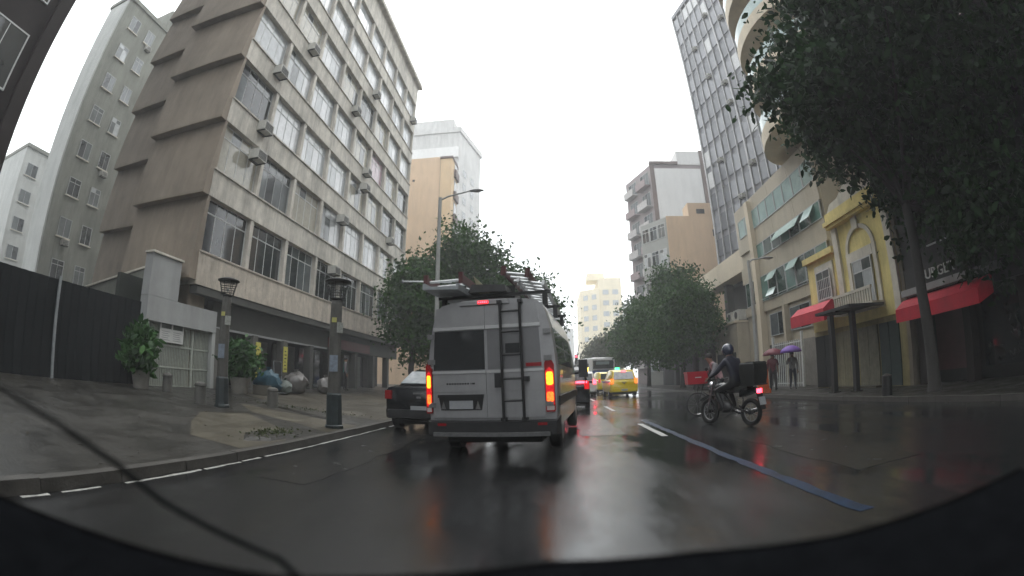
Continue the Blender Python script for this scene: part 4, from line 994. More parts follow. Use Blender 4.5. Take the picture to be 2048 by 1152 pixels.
# ------------------------------------------------------------------ people
SKIN = M('skin', (.20,.11,.075), .5, .1, 20); HAIR = M('dark_hair', (.012,.010,.009), .6, .3, 30)
def person(label, joints, cloth, hair=True, parent_loc=(0,0,0), rz=0, helmet=None):
    """joints: dict of points; cloth: (upper, sleeve, lower, shoe) materials. The body is one skinned surface."""
    t = thing('person', label, 'person', parent_loc, rz)
    J = {k: Vector(v) for k, v in joints.items()}
    order = list(J); idx = {k: i for i, k in enumerate(order)}
    rad = dict(pelvis=(.155,.12), waist=(.145,.11), chest=(.175,.125), neck=(.06,.06), head=(.088,.1), crown=(.075,.08), sl=(.085,.08), sr=(.085,.08), el=(.056,.056), er=(.056,.056), wl=(.038,.034), wr=(.038,.034), hl=(.038,.022), hr=(.038,.022),
               ql=(.10,.10), qr=(.10,.10), kl=(.068,.068), kr=(.068,.068), al=(.048,.052), ar=(.048,.052), tl=(.045,.032), tr=(.045,.032))
    edges = [('pelvis','waist'),('waist','chest'),('chest','neck'),('neck','head'),('head','crown'),('chest','sl'),('sl','el'),('el','wl'),('wl','hl'),('chest','sr'),('sr','er'),('er','wr'),('wr','hr'),
             ('pelvis','ql'),('ql','kl'),('kl','al'),('al','tl'),('pelvis','qr'),('qr','kr'),('kr','ar'),('ar','tr')]
    me = bpy.data.meshes.new('body'); me.from_pydata([J[k] for k in order], [(idx[a],idx[b]) for a,b in edges], [])
    ob = bpy.data.objects.new('body_src', me); COL.objects.link(ob)
    md = ob.modifiers.new('skin','SKIN'); md.use_smooth_shade = True
    if not me.skin_vertices:
        ob.modifiers.remove(md)
        with bpy.context.temp_override(object=ob, active_object=ob): pass
    sv = me.skin_vertices[0].data
    for k, i in idx.items():
        sv[i].radius = rad[k]; sv[i].use_root = (k == 'pelvis')
    ob.modifiers.new('sub','SUBSURF').levels = 1; ob.modifiers['sub'].render_levels = 1
    bm_ = bpy.data.meshes.new_from_object(ob.evaluated_get(bpy.context.evaluated_depsgraph_get()))
    bpy.data.objects.remove(ob)
    segs = [(J[a], J[b], tagm) for a, b, tagm in [('pelvis','waist',0),('waist','chest',0),('chest','neck',0),('neck','head',4),('head','crown',4),('sl','el',1),('el','wl',1),('wl','hl',4),('sr','er',1),('er','wr',1),('wr','hr',4),('pelvis','ql',2),('ql','kl',2),('kl','al',2),('al','tl',3),('pelvis','qr',2),('qr','kr',2),('kr','ar',2),('ar','tr',3)]]
    bm_.materials.clear()
    for mt in (*cloth, SKIN): bm_.materials.append(mt)
    for p in bm_.polygons:
        c = p.center; best = 9e9
        for a, b, g in segs:
            ab = b-a; q = max(0, min(1, (c-a).dot(ab)/max(ab.length_squared,1e-9))); dd = (c-(a+ab*q)).length
            if dd < best: best = dd; mi = g
        p.material_index = mi; p.use_smooth = True
    body = bpy.data.objects.new('body', bm_); COL.objects.link(body); body.parent = t
    up = (J['crown']-J['head']).normalized(); fw = Vector(joints.get('look',(0,1,0))) if False else Vector((0,1,0))
    hd = J['head'].lerp(J['crown'], .4)
    for s, wk, hk in ((-1,'wl','hl'),(1,'wr','hr')):
        f = MB(); d = (J[hk]-J[wk]).normalized(); sd = d.orthogonal().normalized()
        for i, ln in enumerate((.075,.085,.08,.062)):
            b0 = J[hk]+sd*(i-1.5)*.018; f.tube([b0, b0+d*ln*.5+Vector((0,0,-.01)), b0+d*ln*.85+Vector((0,0,-.03))], [.0095,.009,.007], 6)
        b0 = J[wk].lerp(J[hk],.5)+sd*.03; f.tube([b0, b0+sd*.03+d*.03, b0+sd*.035+d*.06], [.011,.010,.008], 6)
        part('fingers', f, SKIN, body if False else t, True)
    fc = MB().ell(hd+Vector((0,.098,-.03)), (.014,.02,.02), 8, 6)          # nose
    part('nose', fc, SKIN, t, True)
    if helmet:
        h = part('helmet', MB().ell(hd+Vector((0,0,.02)), (.135,.15,.145), 18, 12), helmet, t, True)
        part('visor', MB().ell(hd+Vector((0,.06,.0)), (.115,.105,.06), 14, 8), GLV, h, True)
    elif hair:
        part('hair', MB().ell(hd+Vector((0,-.022,.045)), (.096,.105,.09), 14, 10), HAIR, t, True)
    return t
NAVY = M('navy_rainwear', (.009,.010,.022), .55, .3, 12, bump=.4, bscale=9); DARKT = M('dark_trousers', (.010,.010,.012), .45, .3, 12, bump=.3, bscale=9)
SHOE = M('dark_shoe', (.012,.011,.010), .5); PINK = M('pale_pink_top', (.45,.28,.29), .6, .15, 14); GREYT = M('grey_top', (.16,.15,.16), .7, .15, 14)
TEAL = M('teal_top', (.03,.22,.19), .7, .15, 14); JEAN = M('dark_jeans', (.02,.024,.04), .7, .2, 14); WINE = M('wine_top', (.10,.02,.03), .7, .2, 14)
def stand(lean=0, arm=None, step=.1, h=1.0):
    j = dict(pelvis=(0,0,.93), waist=(0,0,1.08), chest=(0,lean*.5,1.32), neck=(0,lean*.8,1.49), head=(0,lean+.02,1.58), crown=(0,lean+.02,1.69),
             sl=(-.19,lean*.6,1.40), el=(-.25,-.03,1.13), wl=(-.24,.06,.89), hl=(-.24,.08,.81), sr=(.19,lean*.6,1.40), er=(.25,-.03,1.13), wr=(.24,.06,.89), hr=(.24,.08,.81),
             ql=(-.095,0,.88), kl=(-.10,step,.48), al=(-.10,step*.6,.09), tl=(-.11,step*.6+.16,.035), qr=(.095,0,.88), kr=(.10,-step*.4+.04,.48), ar=(.10,-step*1.4,.10), tr=(.11,-step*1.4+.15,.035))
    if arm: j.update(arm)
    return {k: tuple(c*h for c in v) for k, v in j.items()}

# motorcycle and rider
MLOC, MRZ = (3.92, 9.72, 0), R(24)
mo = thing('motorcycle', 'dark delivery motorcycle in the right lane with lit tail lamp', 'motorcycle', MLOC, MRZ)
for y, r in ((-.64,.30),(.66,.30)):
    wh = part('wheel', MB().torus((0,y,r), r-.05, .05, 'X', 28, 10), TYRE, mo, True)
    part('rim', MB().torus((0,y,r), r-.10, .014, 'X', 24, 6), RIM, wh, True)
    sp_ = MB()
    for i in range(9):
        t = 2*math.pi*i/9; sp_.tube([(0,y,r),(0,y+(r-.1)*math.cos(t),r+(r-.1)*math.sin(t))], .006, 4)
    part('spokes', sp_, RIM, wh); part('hub', MB().lathe([(.01,-.07),(.05,-.06),(.05,.06),(.01,.07)], (0,y,r), 12, 'X'), BLACKM, wh)
part('frame', MB().tube([(0,.45,.95),(0,.2,.72),(0,-.1,.42),(0,.25,.30),(0,.42,.62),(0,.45,.9)], .028, 8).tube([(0,.2,.72),(0,-.45,.74),(0,-.8,.82)], .025, 8).tube([(-.09,-.2,.42),(-.10,-.64,.30)], .025, 8).tube([(.09,-.2,.42),(.10,-.64,.30)], .025, 8), BLACKM, mo, True)
part('engine', MB().ell((0,.14,.42), (.15,.2,.16), 12, 8).lathe([(.09,0),(.10,.05),(.10,.22),(.07,.26)], (0,.24,.44), 12), M('engine_metal', (.10,.10,.10), .4, .3, 14, metal=.6), mo, True)
part('fuel_tank', MB().ell((0,.20,.82), (.15,.27,.13), 14, 10), BLKP, mo, True)
part('seat', MB().loft([rring(-.62,.11,.10,.80,.88,.03), rring(-.3,.14,.12,.74,.84,.03), rring(0,.10,.09,.74,.83,.03)]), PLAST, mo, True)
part('tail_fairing', MB().loft([rring(-.86,.07,.06,.72,.80,.02), rring(-.4,.12,.11,.62,.76,.03)]), BLKP, mo, True)
part('tail_lamp', MB().box(-.07,.07,-.90,-.861,.70,.79), REDH, mo)
part('rear_mudguard', MB().loft([[(-.08,-.98,.36),(.08,-.98,.36),(.08,-.99,.38),(-.08,-.99,.38)],[(-.09,-.86,.7),(.09,-.86,.7),(.09,-.88,.71),(-.09,-.88,.71)]]), PLAST, mo)
part('number_plate', MB().cbox((0,-.965,.54), (.20,.01,.17), rx=R(-14)), PLATE, mo)
part('fork', MB().tube([(-.08,.42,1.0),(-.08,.66,.30)], .022, 8).tube([(.08,.42,1.0),(.08,.66,.30)], .022, 8), RIM, mo, True)
part('handlebar', MB().tube([(-.38,.28,1.05),(-.2,.40,1.02),(.2,.40,1.02),(.38,.28,1.05)], .016, 8), BLACKM, mo, True)
part('headlamp', MB().ell((0,.56,.88), (.09,.08,.10), 12, 8), CHROME, mo, True)
part('front_mudguard', MB().loft([[(-.06,.40,.62),(.06,.40,.62),(.06,.40,.64),(-.06,.40,.64)],[(-.06,.66,.66),(.06,.66,.66),(.06,.66,.68),(-.06,.66,.68)],[(-.06,.92,.54),(.06,.92,.54),(.06,.93,.56),(-.06,.93,.56)]]), BLKP, mo)
part('exhaust', MB().tube([(.12,.2,.34),(.15,-.2,.26),(.16,-.75,.34)], [.025,.035,.05], 10), CHROME, mo, True)
for s in (-1,1):
    part('mirror', MB().tube([(s*.3,.34,1.05),(s*.36,.36,1.24)], .008, 5).ell((s*.37,.35,1.27), (.06,.015,.04), 10, 6), BLACKM, mo, True)
    part('footpeg', MB().tube([(s*.05,.0,.33),(s*.22,.0,.33)], .015, 6), BLACKM, mo)
part('luggage_rack', MB().box(-.2,.2,-.95,-.5,.86,.885), BLACKM, mo)
ride = dict(pelvis=(0,-.22,.93), waist=(0,-.20,1.08), chest=(0,-.10,1.33), neck=(0,-.03,1.51), head=(0,.0,1.60), crown=(0,.01,1.70),
            sl=(-.20,-.08,1.41), el=(-.34,.06,1.18), wl=(-.36,.26,1.09), hl=(-.35,.31,1.07), sr=(.20,-.08,1.41), er=(.34,.06,1.18), wr=(.36,.26,1.09), hr=(.35,.31,1.07),
            ql=(-.12,-.2,.89), kl=(-.22,.22,.78), al=(-.20,.02,.40), tl=(-.20,.17,.35), qr=(.12,-.2,.89), kr=(.22,.22,.78), ar=(.20,.02,.40), tr=(.20,.17,.35))
person('motorcycle rider in navy rain jacket and dark helmet', ride, (NAVY,NAVY,DARKT,SHOE), False, MLOC, MRZ, M('dark_helmet', (.03,.035,.06), .2, .2, 6, coat=.6))
bxo = thing('delivery_bag', 'large black delivery box strapped behind the motorcycle rider', 'box', tuple(Matrix.Translation(MLOC) @ Matrix.Rotation(MRZ,4,'Z') @ Vector((0,-.72,.885))), MRZ)
part('case', MB().loft([[(-.20,-.20,0),(.20,-.20,0),(.20,.18,0),(-.20,.18,0)],[(-.225,-.22,.2),(.225,-.22,.2),(.225,.20,.2),(-.225,.20,.2)],[(-.215,-.21,.42),(.215,-.21,.42),(.215,.19,.42),(-.215,.19,.42)]]), M('black_nylon', (.010,.011,.010), .55, .3, 12, bump=.4, bscale=12), bxo)
part('lid', MB().loft([[(-.225,-.22,.421),(.225,-.22,.421),(.225,.20,.421),(-.225,.20,.421)],[(-.20,-.19,.46),(.20,-.19,.46),(.20,.17,.46),(-.20,.17,.46)]]), M('black_nylon', (.01,.01,.01)), bxo); part('strap', MB().box(-.23,.23,-.03,.01,.462,.468), BLACKM, bxo)

# bicycle with red box
BLOC, BRZ = (4.62, 12.5, 0), R(86)
bi = thing('bicycle', 'cargo bicycle carrying a red box at the front, behind the motorcycle', 'bicycle', BLOC, BRZ)
for y in (-.52,.56):
    wh = part('wheel', MB().torus((0,y,.33), .31, .02, 'X', 30, 8), TYRE, bi, True)
    part('rim', MB().torus((0,y,.33), .288, .008, 'X', 30, 6), CHROME, wh, True)
    sp_ = MB()
    for i in range(12): t = 2*math.pi*i/12; sp_.tube([(0,y,.33),(0,y+.285*math.cos(t),.33+.285*math.sin(t))], .002, 4)
    part('spokes', sp_, RIM, wh); part('hub', MB().lathe([(.01,-.05),(.022,-.045),(.022,.045),(.01,.05)], (0,y,.33), 10, 'X'), BLACKM, wh)
part('frame', MB().tube([(0,.40,.72),(0,-.12,.72),(0,-.08,.30),(0,.38,.66)], .017, 8).tube([(0,-.12,.72),(0,-.52,.33),(0,-.08,.30)], .012, 8), BLACKM, bi, True)
part('fork', MB().tube([(0,.36,.92),(0,.43,.66),(0,.56,.33)], .014, 8), BLACKM, bi, True)
part('handlebar', MB().tube([(-.28,.30,.98),(0,.37,.95),(.28,.30,.98)], .013, 8), BLACKM, bi, True)
part('saddle', MB().loft([[(-.03,.02,.84),(.03,.02,.84),(.03,.02,.87),(-.03,.02,.87)],[(-.10,-.22,.85),(.10,-.22,.85),(.09,-.22,.89),(-.09,-.22,.89)]]).tube([(0,-.12,.7),(0,-.12,.85)], .012, 6), PLAST, bi)
part('crank', MB().lathe([(.01,-.03),(.09,-.028),(.09,-.02),(.01,-.018)], (0,-.08,.30), 14, 'X').box(-.09,-.04,-.09,-.07,.14,.3).box(.04,.09,-.09,-.07,.3,.46), BLACKM, bi)
part('front_rack', MB().box(-.2,.2,.36,.86,.875,.895).tube([(-.05,.56,.33),(-.18,.6,.88)], .008, 6).tube([(.05,.56,.33),(.18,.6,.88)], .008, 6), BLACKM, bi)
rb = thing('delivery_box', 'red delivery box on the front rack of the bicycle', 'box', tuple(Matrix.Translation(BLOC) @ Matrix.Rotation(BRZ,4,'Z') @ Vector((0,.58,.896))), BRZ)
RBOX = M('red_box', (.42,.010,.025), .45, .12, 6)
part('case', MB().loft([[(-.2,-.28,0),(.2,-.28,0),(.2,.28,0),(-.2,.28,0)],[(-.22,-.30,.30),(.22,-.30,.30),(.22,.30,.30),(-.22,.30,.30)]]), RBOX, rb)
part('lid', MB().box(-.23,.23,-.31,.31,.301,.345), RBOX, rb)
part('print', MB().box(.211,.221,-.1,.08,.17,.195), WMETAL, rb); part('print', MB().box(-.221,-.211,-.1,.08,.17,.195), WMETAL, rb)
cyc = dict(pelvis=(0,-.16,.94), waist=(0,-.12,1.08), chest=(0,.03,1.31), neck=(0,.13,1.47), head=(0,.18,1.56), crown=(0,.20,1.67),
           sl=(-.19,.05,1.38), el=(-.27,.16,1.15), wl=(-.27,.28,1.02), hl=(-.26,.33,1.0), sr=(.19,.05,1.38), er=(.27,.16,1.15), wr=(.27,.28,1.02), hr=(.26,.33,1.0),
           ql=(-.09,-.14,.90), kl=(-.12,.22,.72), al=(-.12,.06,.36), tl=(-.12,.20,.30), qr=(.09,-.14,.90), kr=(.12,.12,.56), ar=(.12,-.08,.20), tr=(.12,.06,.13))
person('cyclist in a pale pink top riding beyond the motorcycle', cyc, (PINK,GREYT,DARKT,SHOE), True, BLOC, BRZ)

# pedestrians with umbrellas
def umbrella(label, loc, col, tilt=(0,0)):
    u = thing('umbrella', label, 'umbrella', loc, rot=(tilt[0], tilt[1], .3))
    n = 8; prof = [(.02,.30),(.18,.285),(.34,.22),(.46,.12),(.52,.0)]
    c = MB(); rings = []
    for r, z in prof:
        rings.append([(r*math.cos(2*math.pi*i/16)*(1 if i%2==0 else .96), r*math.sin(2*math.pi*i/16)*(1 if i%2==0 else .96), z+(0 if i%2==0 else .012)) for i in range(16)])
    c.loft(rings, False); part('canopy', c, col, u, True).modifiers.new('t','SOLIDIFY').thickness = .004
    part('shaft', MB().tube([(0,0,.36),(0,0,-.42)], .008, 6), STEELG, u); part('handle', MB().tube([(0,0,-.42),(0,0,-.52),(.04,0,-.55),(.06,0,-.51)], .012, 6), BLACKM, u)
    rb_ = MB()
    for i in range(8): t = 2*math.pi*i/8; rb_.tube([(.02*math.cos(t),.02*math.sin(t),.28),(.34*math.cos(t),.34*math.sin(t),.205),(.5*math.cos(t),.5*math.sin(t),.0)], .004, 4)
    part('ribs', rb_, STEELG, u); return u
up_arm = dict(er=(.30,.12,1.18), wr=(.20,.26,1.30), hr=(.18,.28,1.36))
person('pedestrian in grey top and dark jeans under the purple umbrella', stand(0, up_arm, .12, .97), (GREYT,GREYT,JEAN,SHOE), True, (10.9,19.0,.13), R(160))
umbrella('purple umbrella held up by the white bar fence', (10.72,18.75,1.78), M('purple_cloth', (.16,.07,.36), .55, .12, 6))
person('pedestrian in wine red top under the dark red umbrella', stand(0, up_arm, .16, .98), (WINE,WINE,DARKT,SHOE), True, (10.0,19.3,.13), R(-20))
umbrella('dark red umbrella left of the purple one', (10.2,19.55,1.74), M('wine_cloth', (.14,.02,.035), .55, .12, 6))
person('pedestrian in a teal top between the two umbrellas', stand(.03, None, .15, .93), (TEAL,SKIN,GREYT,SHOE), True, (10.55,20.3,.13), R(175))
OR = M('orange_plastic', (.55,.10,.015), .5, .15, 6)
oc = thing('orange_barrier', 'orange plastic barrier at the right kerb behind the motorcycle', 'barrier', (8.98,18.3,.13), R(15))
part('board', MB().loft([[(-.3,-.06,.18),(.3,-.06,.18),(.3,.06,.18),(-.3,.06,.18)],[(-.27,-.04,1.0),(.27,-.04,1.0),(.27,.04,1.0),(-.27,.04,1.0)]]), OR, oc)
for x in (-.22,.22): part('foot', MB().box(x-.06,x+.06,-.2,.2,0,.18), OR, oc)
person('person in teal shirt standing in the shaded shop front beneath the block', stand(0, None, .06, .98), (TEAL,GREYT,DARKT,SHOE), True, (-10.3,21.5,.52), R(-60))

# ------------------------------------------------------------------ street furniture
def lantern(label, x, y, z, s=1.0):
    t = thing('street_lantern', label, 'street lamp', (x,y,z), R(12), 'louvred lanterns on the left pavement')
    t.scale = (s,s,s)
    part('base', MB().lathe([(.20,-.05),(.20,.06),(.175,.08),(.165,.70),(.14,.74)], n=8), LBASE, t)
    part('shaft', MB().lathe([(.145,.741),(.125,2.60),(.11,2.68)], n=8), LPOST, t)
    hd_ = part('lantern_floor', MB().lathe([(.11,2.681),(.15,2.70),(.15,2.72),(.05,2.74)], n=16), BLACKM, t)
    for i in range(6):
        f = i/5; r = .160+.080*f; zz = 2.765+.28*f
        part('louvre', MB().torus((0,0,zz), r, .007, 'Z', 24, 5), BLACKM, hd_)
    cg = MB()
    for i in range(8): a = 2*math.pi*i/8; cg.tube([(.15*math.cos(a),.15*math.sin(a),2.70),(.245*math.cos(a),.245*math.sin(a),3.08)], .008, 5)
    part('cage_rib', cg, BLACKM, hd_)
    part('bulb', MB().ell((0,0,2.86), (.035,.035,.07), 10, 8), M('lantern_bulb', (.5,.5,.48), .4, .1, 8), hd_, True)
    part('cap', MB().lathe([(.24,3.06),(.29,3.075),(.29,3.10),(.16,3.15),(.03,3.165)], n=20), BLACKM, t, True)
    part('sticker', MB().cbox((.115,-.075,2.1), (.012,.16,.22), rz=R(-35)), M('poster_paper', (.32,.33,.30), .6, .3, 14), t)
    part('sticker', MB().cbox((.02,-.15,1.35), (.18,.012,.34)), M('blue_grey_poster', (.16,.19,.23), .6, .3, 10), t)
    part('sticker', MB().cbox((.0,-.138,2.25), (.10,.012,.10)), M('yellow_sticker', (.42,.40,.12), .6, .2, 16), t)
    return t
lantern('louvred lantern on a concrete post by the kerb, nearer the van', -4.45, 8.75, .13)
lantern('louvred lantern on a stickered post before the white bar gate', -7.75, 8.98, .31)
def street_lamp(label, x, y, z, h, arm, ax, dz=.0):
    t = thing('street_light', label, 'street lamp', (x,y,z))
    part('post', MB().lathe([(.16,-.05),(.16,.25),(.11,.3),(.075,h)], n=12), POSTG, t, True)
    part('arm', MB().tube([(0,0,h-.12),(ax*arm*.25,0,h+.03),(ax*arm,0,h+.12+dz)], [.045,.04,.03], 8), POSTG, t, True)
    part('luminaire', MB().ell((ax*(arm+.25),0,h+.12+dz), (.34,.13,.06), 14, 6), M('luminaire_grey', (.22,.22,.22), .4), t, True)
    part('glass_bowl', MB().ell((ax*(arm+.28),0,h+.085+dz), (.2,.1,.045), 12, 5), M('lamp_bowl', (.4,.4,.38), .3), t, True)
    return t
street_lamp('tall grey street light with a single arm rising behind the van', -4.62, 18.1, .13, 8.85, 1.35, 1, .12)
street_lamp('slim street light with a short arm before the beige building', 9.25, 19.4, .13, 6.0, .8, 1)
tl = thing('traffic_light', 'far traffic light showing red just right of the van', 'traffic light', (2.55,47,0))
part('post', MB().lathe([(.12,0),(.1,.2),(.07,3.2)], n=10), POSTG, tl); hd_ = part('signal_head', MB().box(-.16,.16,-.14,.1,2.7,3.65), BLACKM, tl)
part('red_lens', MB().lathe([(.01,-.02),(.11,-.02),(.11,.0),(.01,.0)], (0,0,0), 12), REDH, hd_).matrix_local = Matrix.Translation((0,-.142,3.45)) @ Matrix.Rotation(R(90),4,'X')
for z in (3.17, 2.89): part('dark_lens', MB().lathe([(.01,-.02),(.11,-.02),(.11,.0),(.01,.0)], (0,0,0), 12), GLD, hd_).matrix_local = Matrix.Translation((0,-.142,z)) @ Matrix.Rotation(R(90),4,'X')
for x, y, lb in ((-8.3,8.75,'stout stone bollard left of the stickered lantern'),(-10.4,9.5,'stone bollard in front of the potted palm'),(-7.4,10.75,'low dark bollard beyond the soil bed')):
    b_ = thing('bollard', lb, 'bollard', (x,y,zs(x)), 0, 'bollards on the left pavement')
    part('shaft', MB().lathe([(.17,-.03),(.16,.05),(.145,.42)], n=12), LPOST, b_, True); part('cap', MB().lathe([(.145,.421),(.165,.44),(.15,.50),(.05,.54)], n=12), LPOST, b_, True)
for x, y, lb in ((8.98+.35,8.9,'dark bollard at the foot of the big right tree'),):
    b_ = thing('bollard', lb, 'bollard', (9.0,10.2,.13)); part('shaft', MB().lathe([(.16,-.02),(.15,.5)], n=12), BLACKM, b_, True); part('cap', MB().lathe([(.15,.501),(.16,.52),(.05,.58)], n=12), BLACKM, b_, True)

# plants in pots, bundles by the shops
def plant(label, x, y, pot_r, pot_h, blobs, n, per, leaf, mat, seed, cat='plant', name='potted_bush', group=None):
    z = zs(x); t = thing(name, label, cat, (x,y,z), 0, group)
    part('pot', MB().lathe([(pot_r*.75,0),(pot_r,pot_h),(pot_r*.9,pot_h),(pot_r*.85,pot_h-.05)], n=14), M('concrete_pot', (.16,.15,.13), .7, .2, 8), t, True)
    part('stem', MB().tube([(0,0,pot_h-.05),(.02,.03,pot_h+.5),(.0,.0,pot_h+1.0)], [.05,.04,.025], 7), TRUNK, t)
    rng = np.random.default_rng(seed); cl, P = crown_points(blobs, n, per, .13, rng)
    Vv, Q = leaves(P, leaf, rng, .1, True); inst('foliage', np_mesh('foliage', Vv, Q), mat, t); return t
plant('bushy potted plant with long leaves against the left end of the bar gate', -11.0, 8.95, .3, .5, [(0,-.1,.95,.34,.4,.45),(-.1,.0,1.3,.25,.28,.35)], 110, 24, .24, LEAFB, 3)
plant('round potted bush beside the stickered lantern under the block', -10.3, 12.9, .38, .55, [(0,0,1.2,.55,.6,.62),(0,.2,1.0,.5,.5,.4)], 170, 26, .16, LEAFB, 4)
def bag(label, x, y, s, mat, cat='bag', seed=0):
    rg = random.Random(seed); z = zs(x)
    t = thing('tied_bag', label, cat, (x,y,z), rg.uniform(0,3))
    m = MB().ell((0,0,s*.42), (s*.55,s*.5,s*.45), 14, 9)
    m.v = [(vx*(1+rg.uniform(-.2,.2)), vy*(1+rg.uniform(-.2,.2)), max(0,vz*(1+rg.uniform(-.16,.16)))) for vx,vy,vz in m.v]
    part('sack', m, mat, t, True); part('neck', MB().lathe([(s*.10,s*.83),(s*.05,s*.92),(s*.12,s*1.05)], n=9), mat, t, True); return t
BW = M('white_plastic', (.12,.112,.105), .4, .2, 9, bump=.5, bscale=10); BBL = M('blue_tarp', (.012,.06,.09), .5, .4, 9, bump=.5, bscale=10); BGR = M('grey_green_sack', (.10,.12,.105), .5, .3, 9)
bag('big white plastic bundle piled before the shop shutters', -10.2, 16.5, .95, BW, seed=1)
bag('smaller white bundle right of the big one before the shutters', -9.9, 18.6, .8, BW, seed=2)
bag('blue wrapped bundle beside the potted bush', -10.2, 14.5, .95, BBL, seed=3)
bag('grey green sack between the blue and white bundles', -10.0, 15.4, .6, BGR, seed=5)
ct = thing('hand_trolley', 'upright hand trolley with pale top among the bundles', 'trolley', (-10.05,15.0,zs(-10)), R(70))
part('frame', MB().tube([(-.18,0,.1),(-.18,.12,1.25),(.18,.12,1.25),(.18,0,.1)], .018, 6), STEELG, ct); part('toe_plate', MB().box(-.2,.2,-.25,.0,.05,.07), STEELG, ct); part('panel', MB().cbox((0,.08,.95), (.34,.03,.5), rx=R(-6)), PLAST, ct)
for x in (-.2,.2): part('wheel', MB().lathe([(.03,-.03),(.12,-.025),(.12,.025),(.03,.03)], (x,.06,.12), 12, 'X'), TYRE, ct)
cr = thing('crate', 'pale low crate beside the potted bush', 'crate', (-9.9,13.7,zs(-9.9)), R(20))
part('side', MB().box(-.3,.3,-.2,-.17,0,.34).box(-.3,.3,.17,.2,0,.34), PAVE2, cr); part('end', MB().box(-.3,-.27,-.169,.169,0,.34), PAVE2, cr); part('end', MB().box(.27,.3,-.169,.169,0,.34), PAVE2, cr); part('bottom', MB().box(-.269,.269,-.169,.169,.0,.03), PAVE2, cr)

# ------------------------------------------------------------------ trees
tree('big dark leafy tree overhanging the right pavement and the upper right corner', (9.75,9.0,.13), (.1,.25,5.0), .175, 26,
     [(10.9,9.4,9.2,4.1,4.2,3.0),(8.4,9.0,8.0,1.9,2.0,1.5),(12.2,8.4,7.0,3.2,3.6,3.0),(10.6,6.0,9.5,3.4,3.0,3.4),(10.2,10.4,8.2,2.0,1.6,1.2),(13.0,8.9,4.4,1.7,2.2,1.7),(12.0,7.0,4.6,2.2,1.8,2.2),(9.9,7.4,11.5,3.2,3.2,2.4),(11.4,9.0,5.4,1.0,1.2,.9),(6.5,8.6,7.9,1.1,1.4,.9),(12.0,7.9,3.7,1.7,1.3,1.3),(13.2,6.6,3.4,1.6,1.6,1.5)],
     1600, 64, .40, .23, LEAFN, 11)
LT = 'trees on the left pavement'; RT = 'trees along the right pavement'
tree('broad dark tree beyond the van, left of the street lamp arm end', (-5.4,28.5,.15), (.3,0,4.2), .24, 14, [(-5.0,28.5,7.2,3.2,3.2,3.2),(-2.6,29,6.3,2.6,2.6,2.6),(-5.6,28,9.2,2.1,2.1,2.0),(-7.4,27.5,6.0,2.6,2.4,3.0),(-1.0,30,4.9,1.9,2.0,2.1)], 520, 46, .5, .27, LEAFF, 21, LT)
tree('low dark tree in front of the far end of the concrete block', (-7.6,24.6,.3), (0,0,2.8), .18, 10, [(-7.7,24.8,5.2,1.9,2.0,2.6),(-6.6,25.4,4.0,2.2,2.0,2.4),(-7.4,25,7.3,1.3,1.4,1.2)], 330, 44, .42, .24, LEAFF, 22, LT)
tree('tree at the end of the left row, farthest up the street', (-5.2,42,.15), (0,0,4), .22, 8, [(-4.4,42,7.4,3.4,3.2,3.4),(-1.6,42,6.6,2.4,2.4,2.4)], 260, 40, .55, .32, LEAFF, 23, LT)
tree('rounded tree beside the annex, nearest of the right row', (10.0,31,.13), (0,0,2.8), .18, 10, [(9.8,31,4.8,2.2,2.2,2.4),(8.6,31.4,4.0,1.8,1.8,2.2),(9.8,31,6.6,1.4,1.4,1.2)], 340, 44, .45, .25, LEAFF, 31, RT)
tree('taller tree with reddish twigs in the middle of the right row', (10.2,35,.13), (0,0,3.4), .2, 10, [(9.8,35,5.6,2.9,2.8,2.8),(10.2,35.2,8.2,2.0,2.0,1.8),(7.9,35.6,5.0,2.0,2.2,2.4)], 380, 42, .5, .28, LEAFF, 32, RT)
tree('tree of the right row that shows over the taxis', (9.6,45,.13), (0,0,3.6), .2, 8, [(9.2,45,5.6,2.6,2.6,2.8),(7.9,45.5,4.8,2.0,2.2,2.4),(9.0,45,7.6,1.6,1.6,1.4)], 340, 40, .55, .32, LEAFF, 33, RT)
tree('olive green tree at the far end of the right row', (8.6,66,.13), (0,0,3.6), .2, 8, [(8.4,66,5.0,2.8,2.8,2.6),(6.6,67,4.2,1.8,2.0,2.0)], 240, 38, .6, .4, LEAFO, 34, RT)
for i, (x, y, hh) in enumerate(((12.6,33,3.6),(12.4,38.5,3.9),(12.2,44.5,3.8))):
    s_ = thing('dark_shopfront', ['dark low shopfront under the nearest right row tree','dark low shopfront under the middle of the right row','dark low shopfront at the far end of the right row'][i], 'shop', (x,y+2.5,.13), 0, 'low shops under the right trees')
    part('wall', MB().box(0,3,-2.7,2.6,0,hh), DARKB, s_); part('doorway', MB().box(-.03,-.002,-1.8,1.6,0,2.4), VOID, s_); part('fascia', MB().box(-.12,-.003,-2.6,2.5,2.5,3.1), DARKBR, s_)  # near-black walls stand in for the shade beneath the trees

# weeds round the soil beds (uncountable)
rng = np.random.default_rng(5); pts = []
for cx, cy, sx, sy, n in ((-4.55,6.6,.14,.35,260),(-6.4,10.75,.9,.2,220)):
    P = np.stack([rng.normal(cx,sx,n), rng.normal(cy,sy,n), np.zeros(n)],1); P[:,2] = [zs(px)+.05+rng.uniform(0,.05) for px in P[:,0]]; pts.append(P)
Vv, Q = leaves(np.concatenate(pts), .05, rng, -.6)
o = inst('weeds', np_mesh('weeds', Vv, Q), LEAFO); o['kind'] = 'stuff'

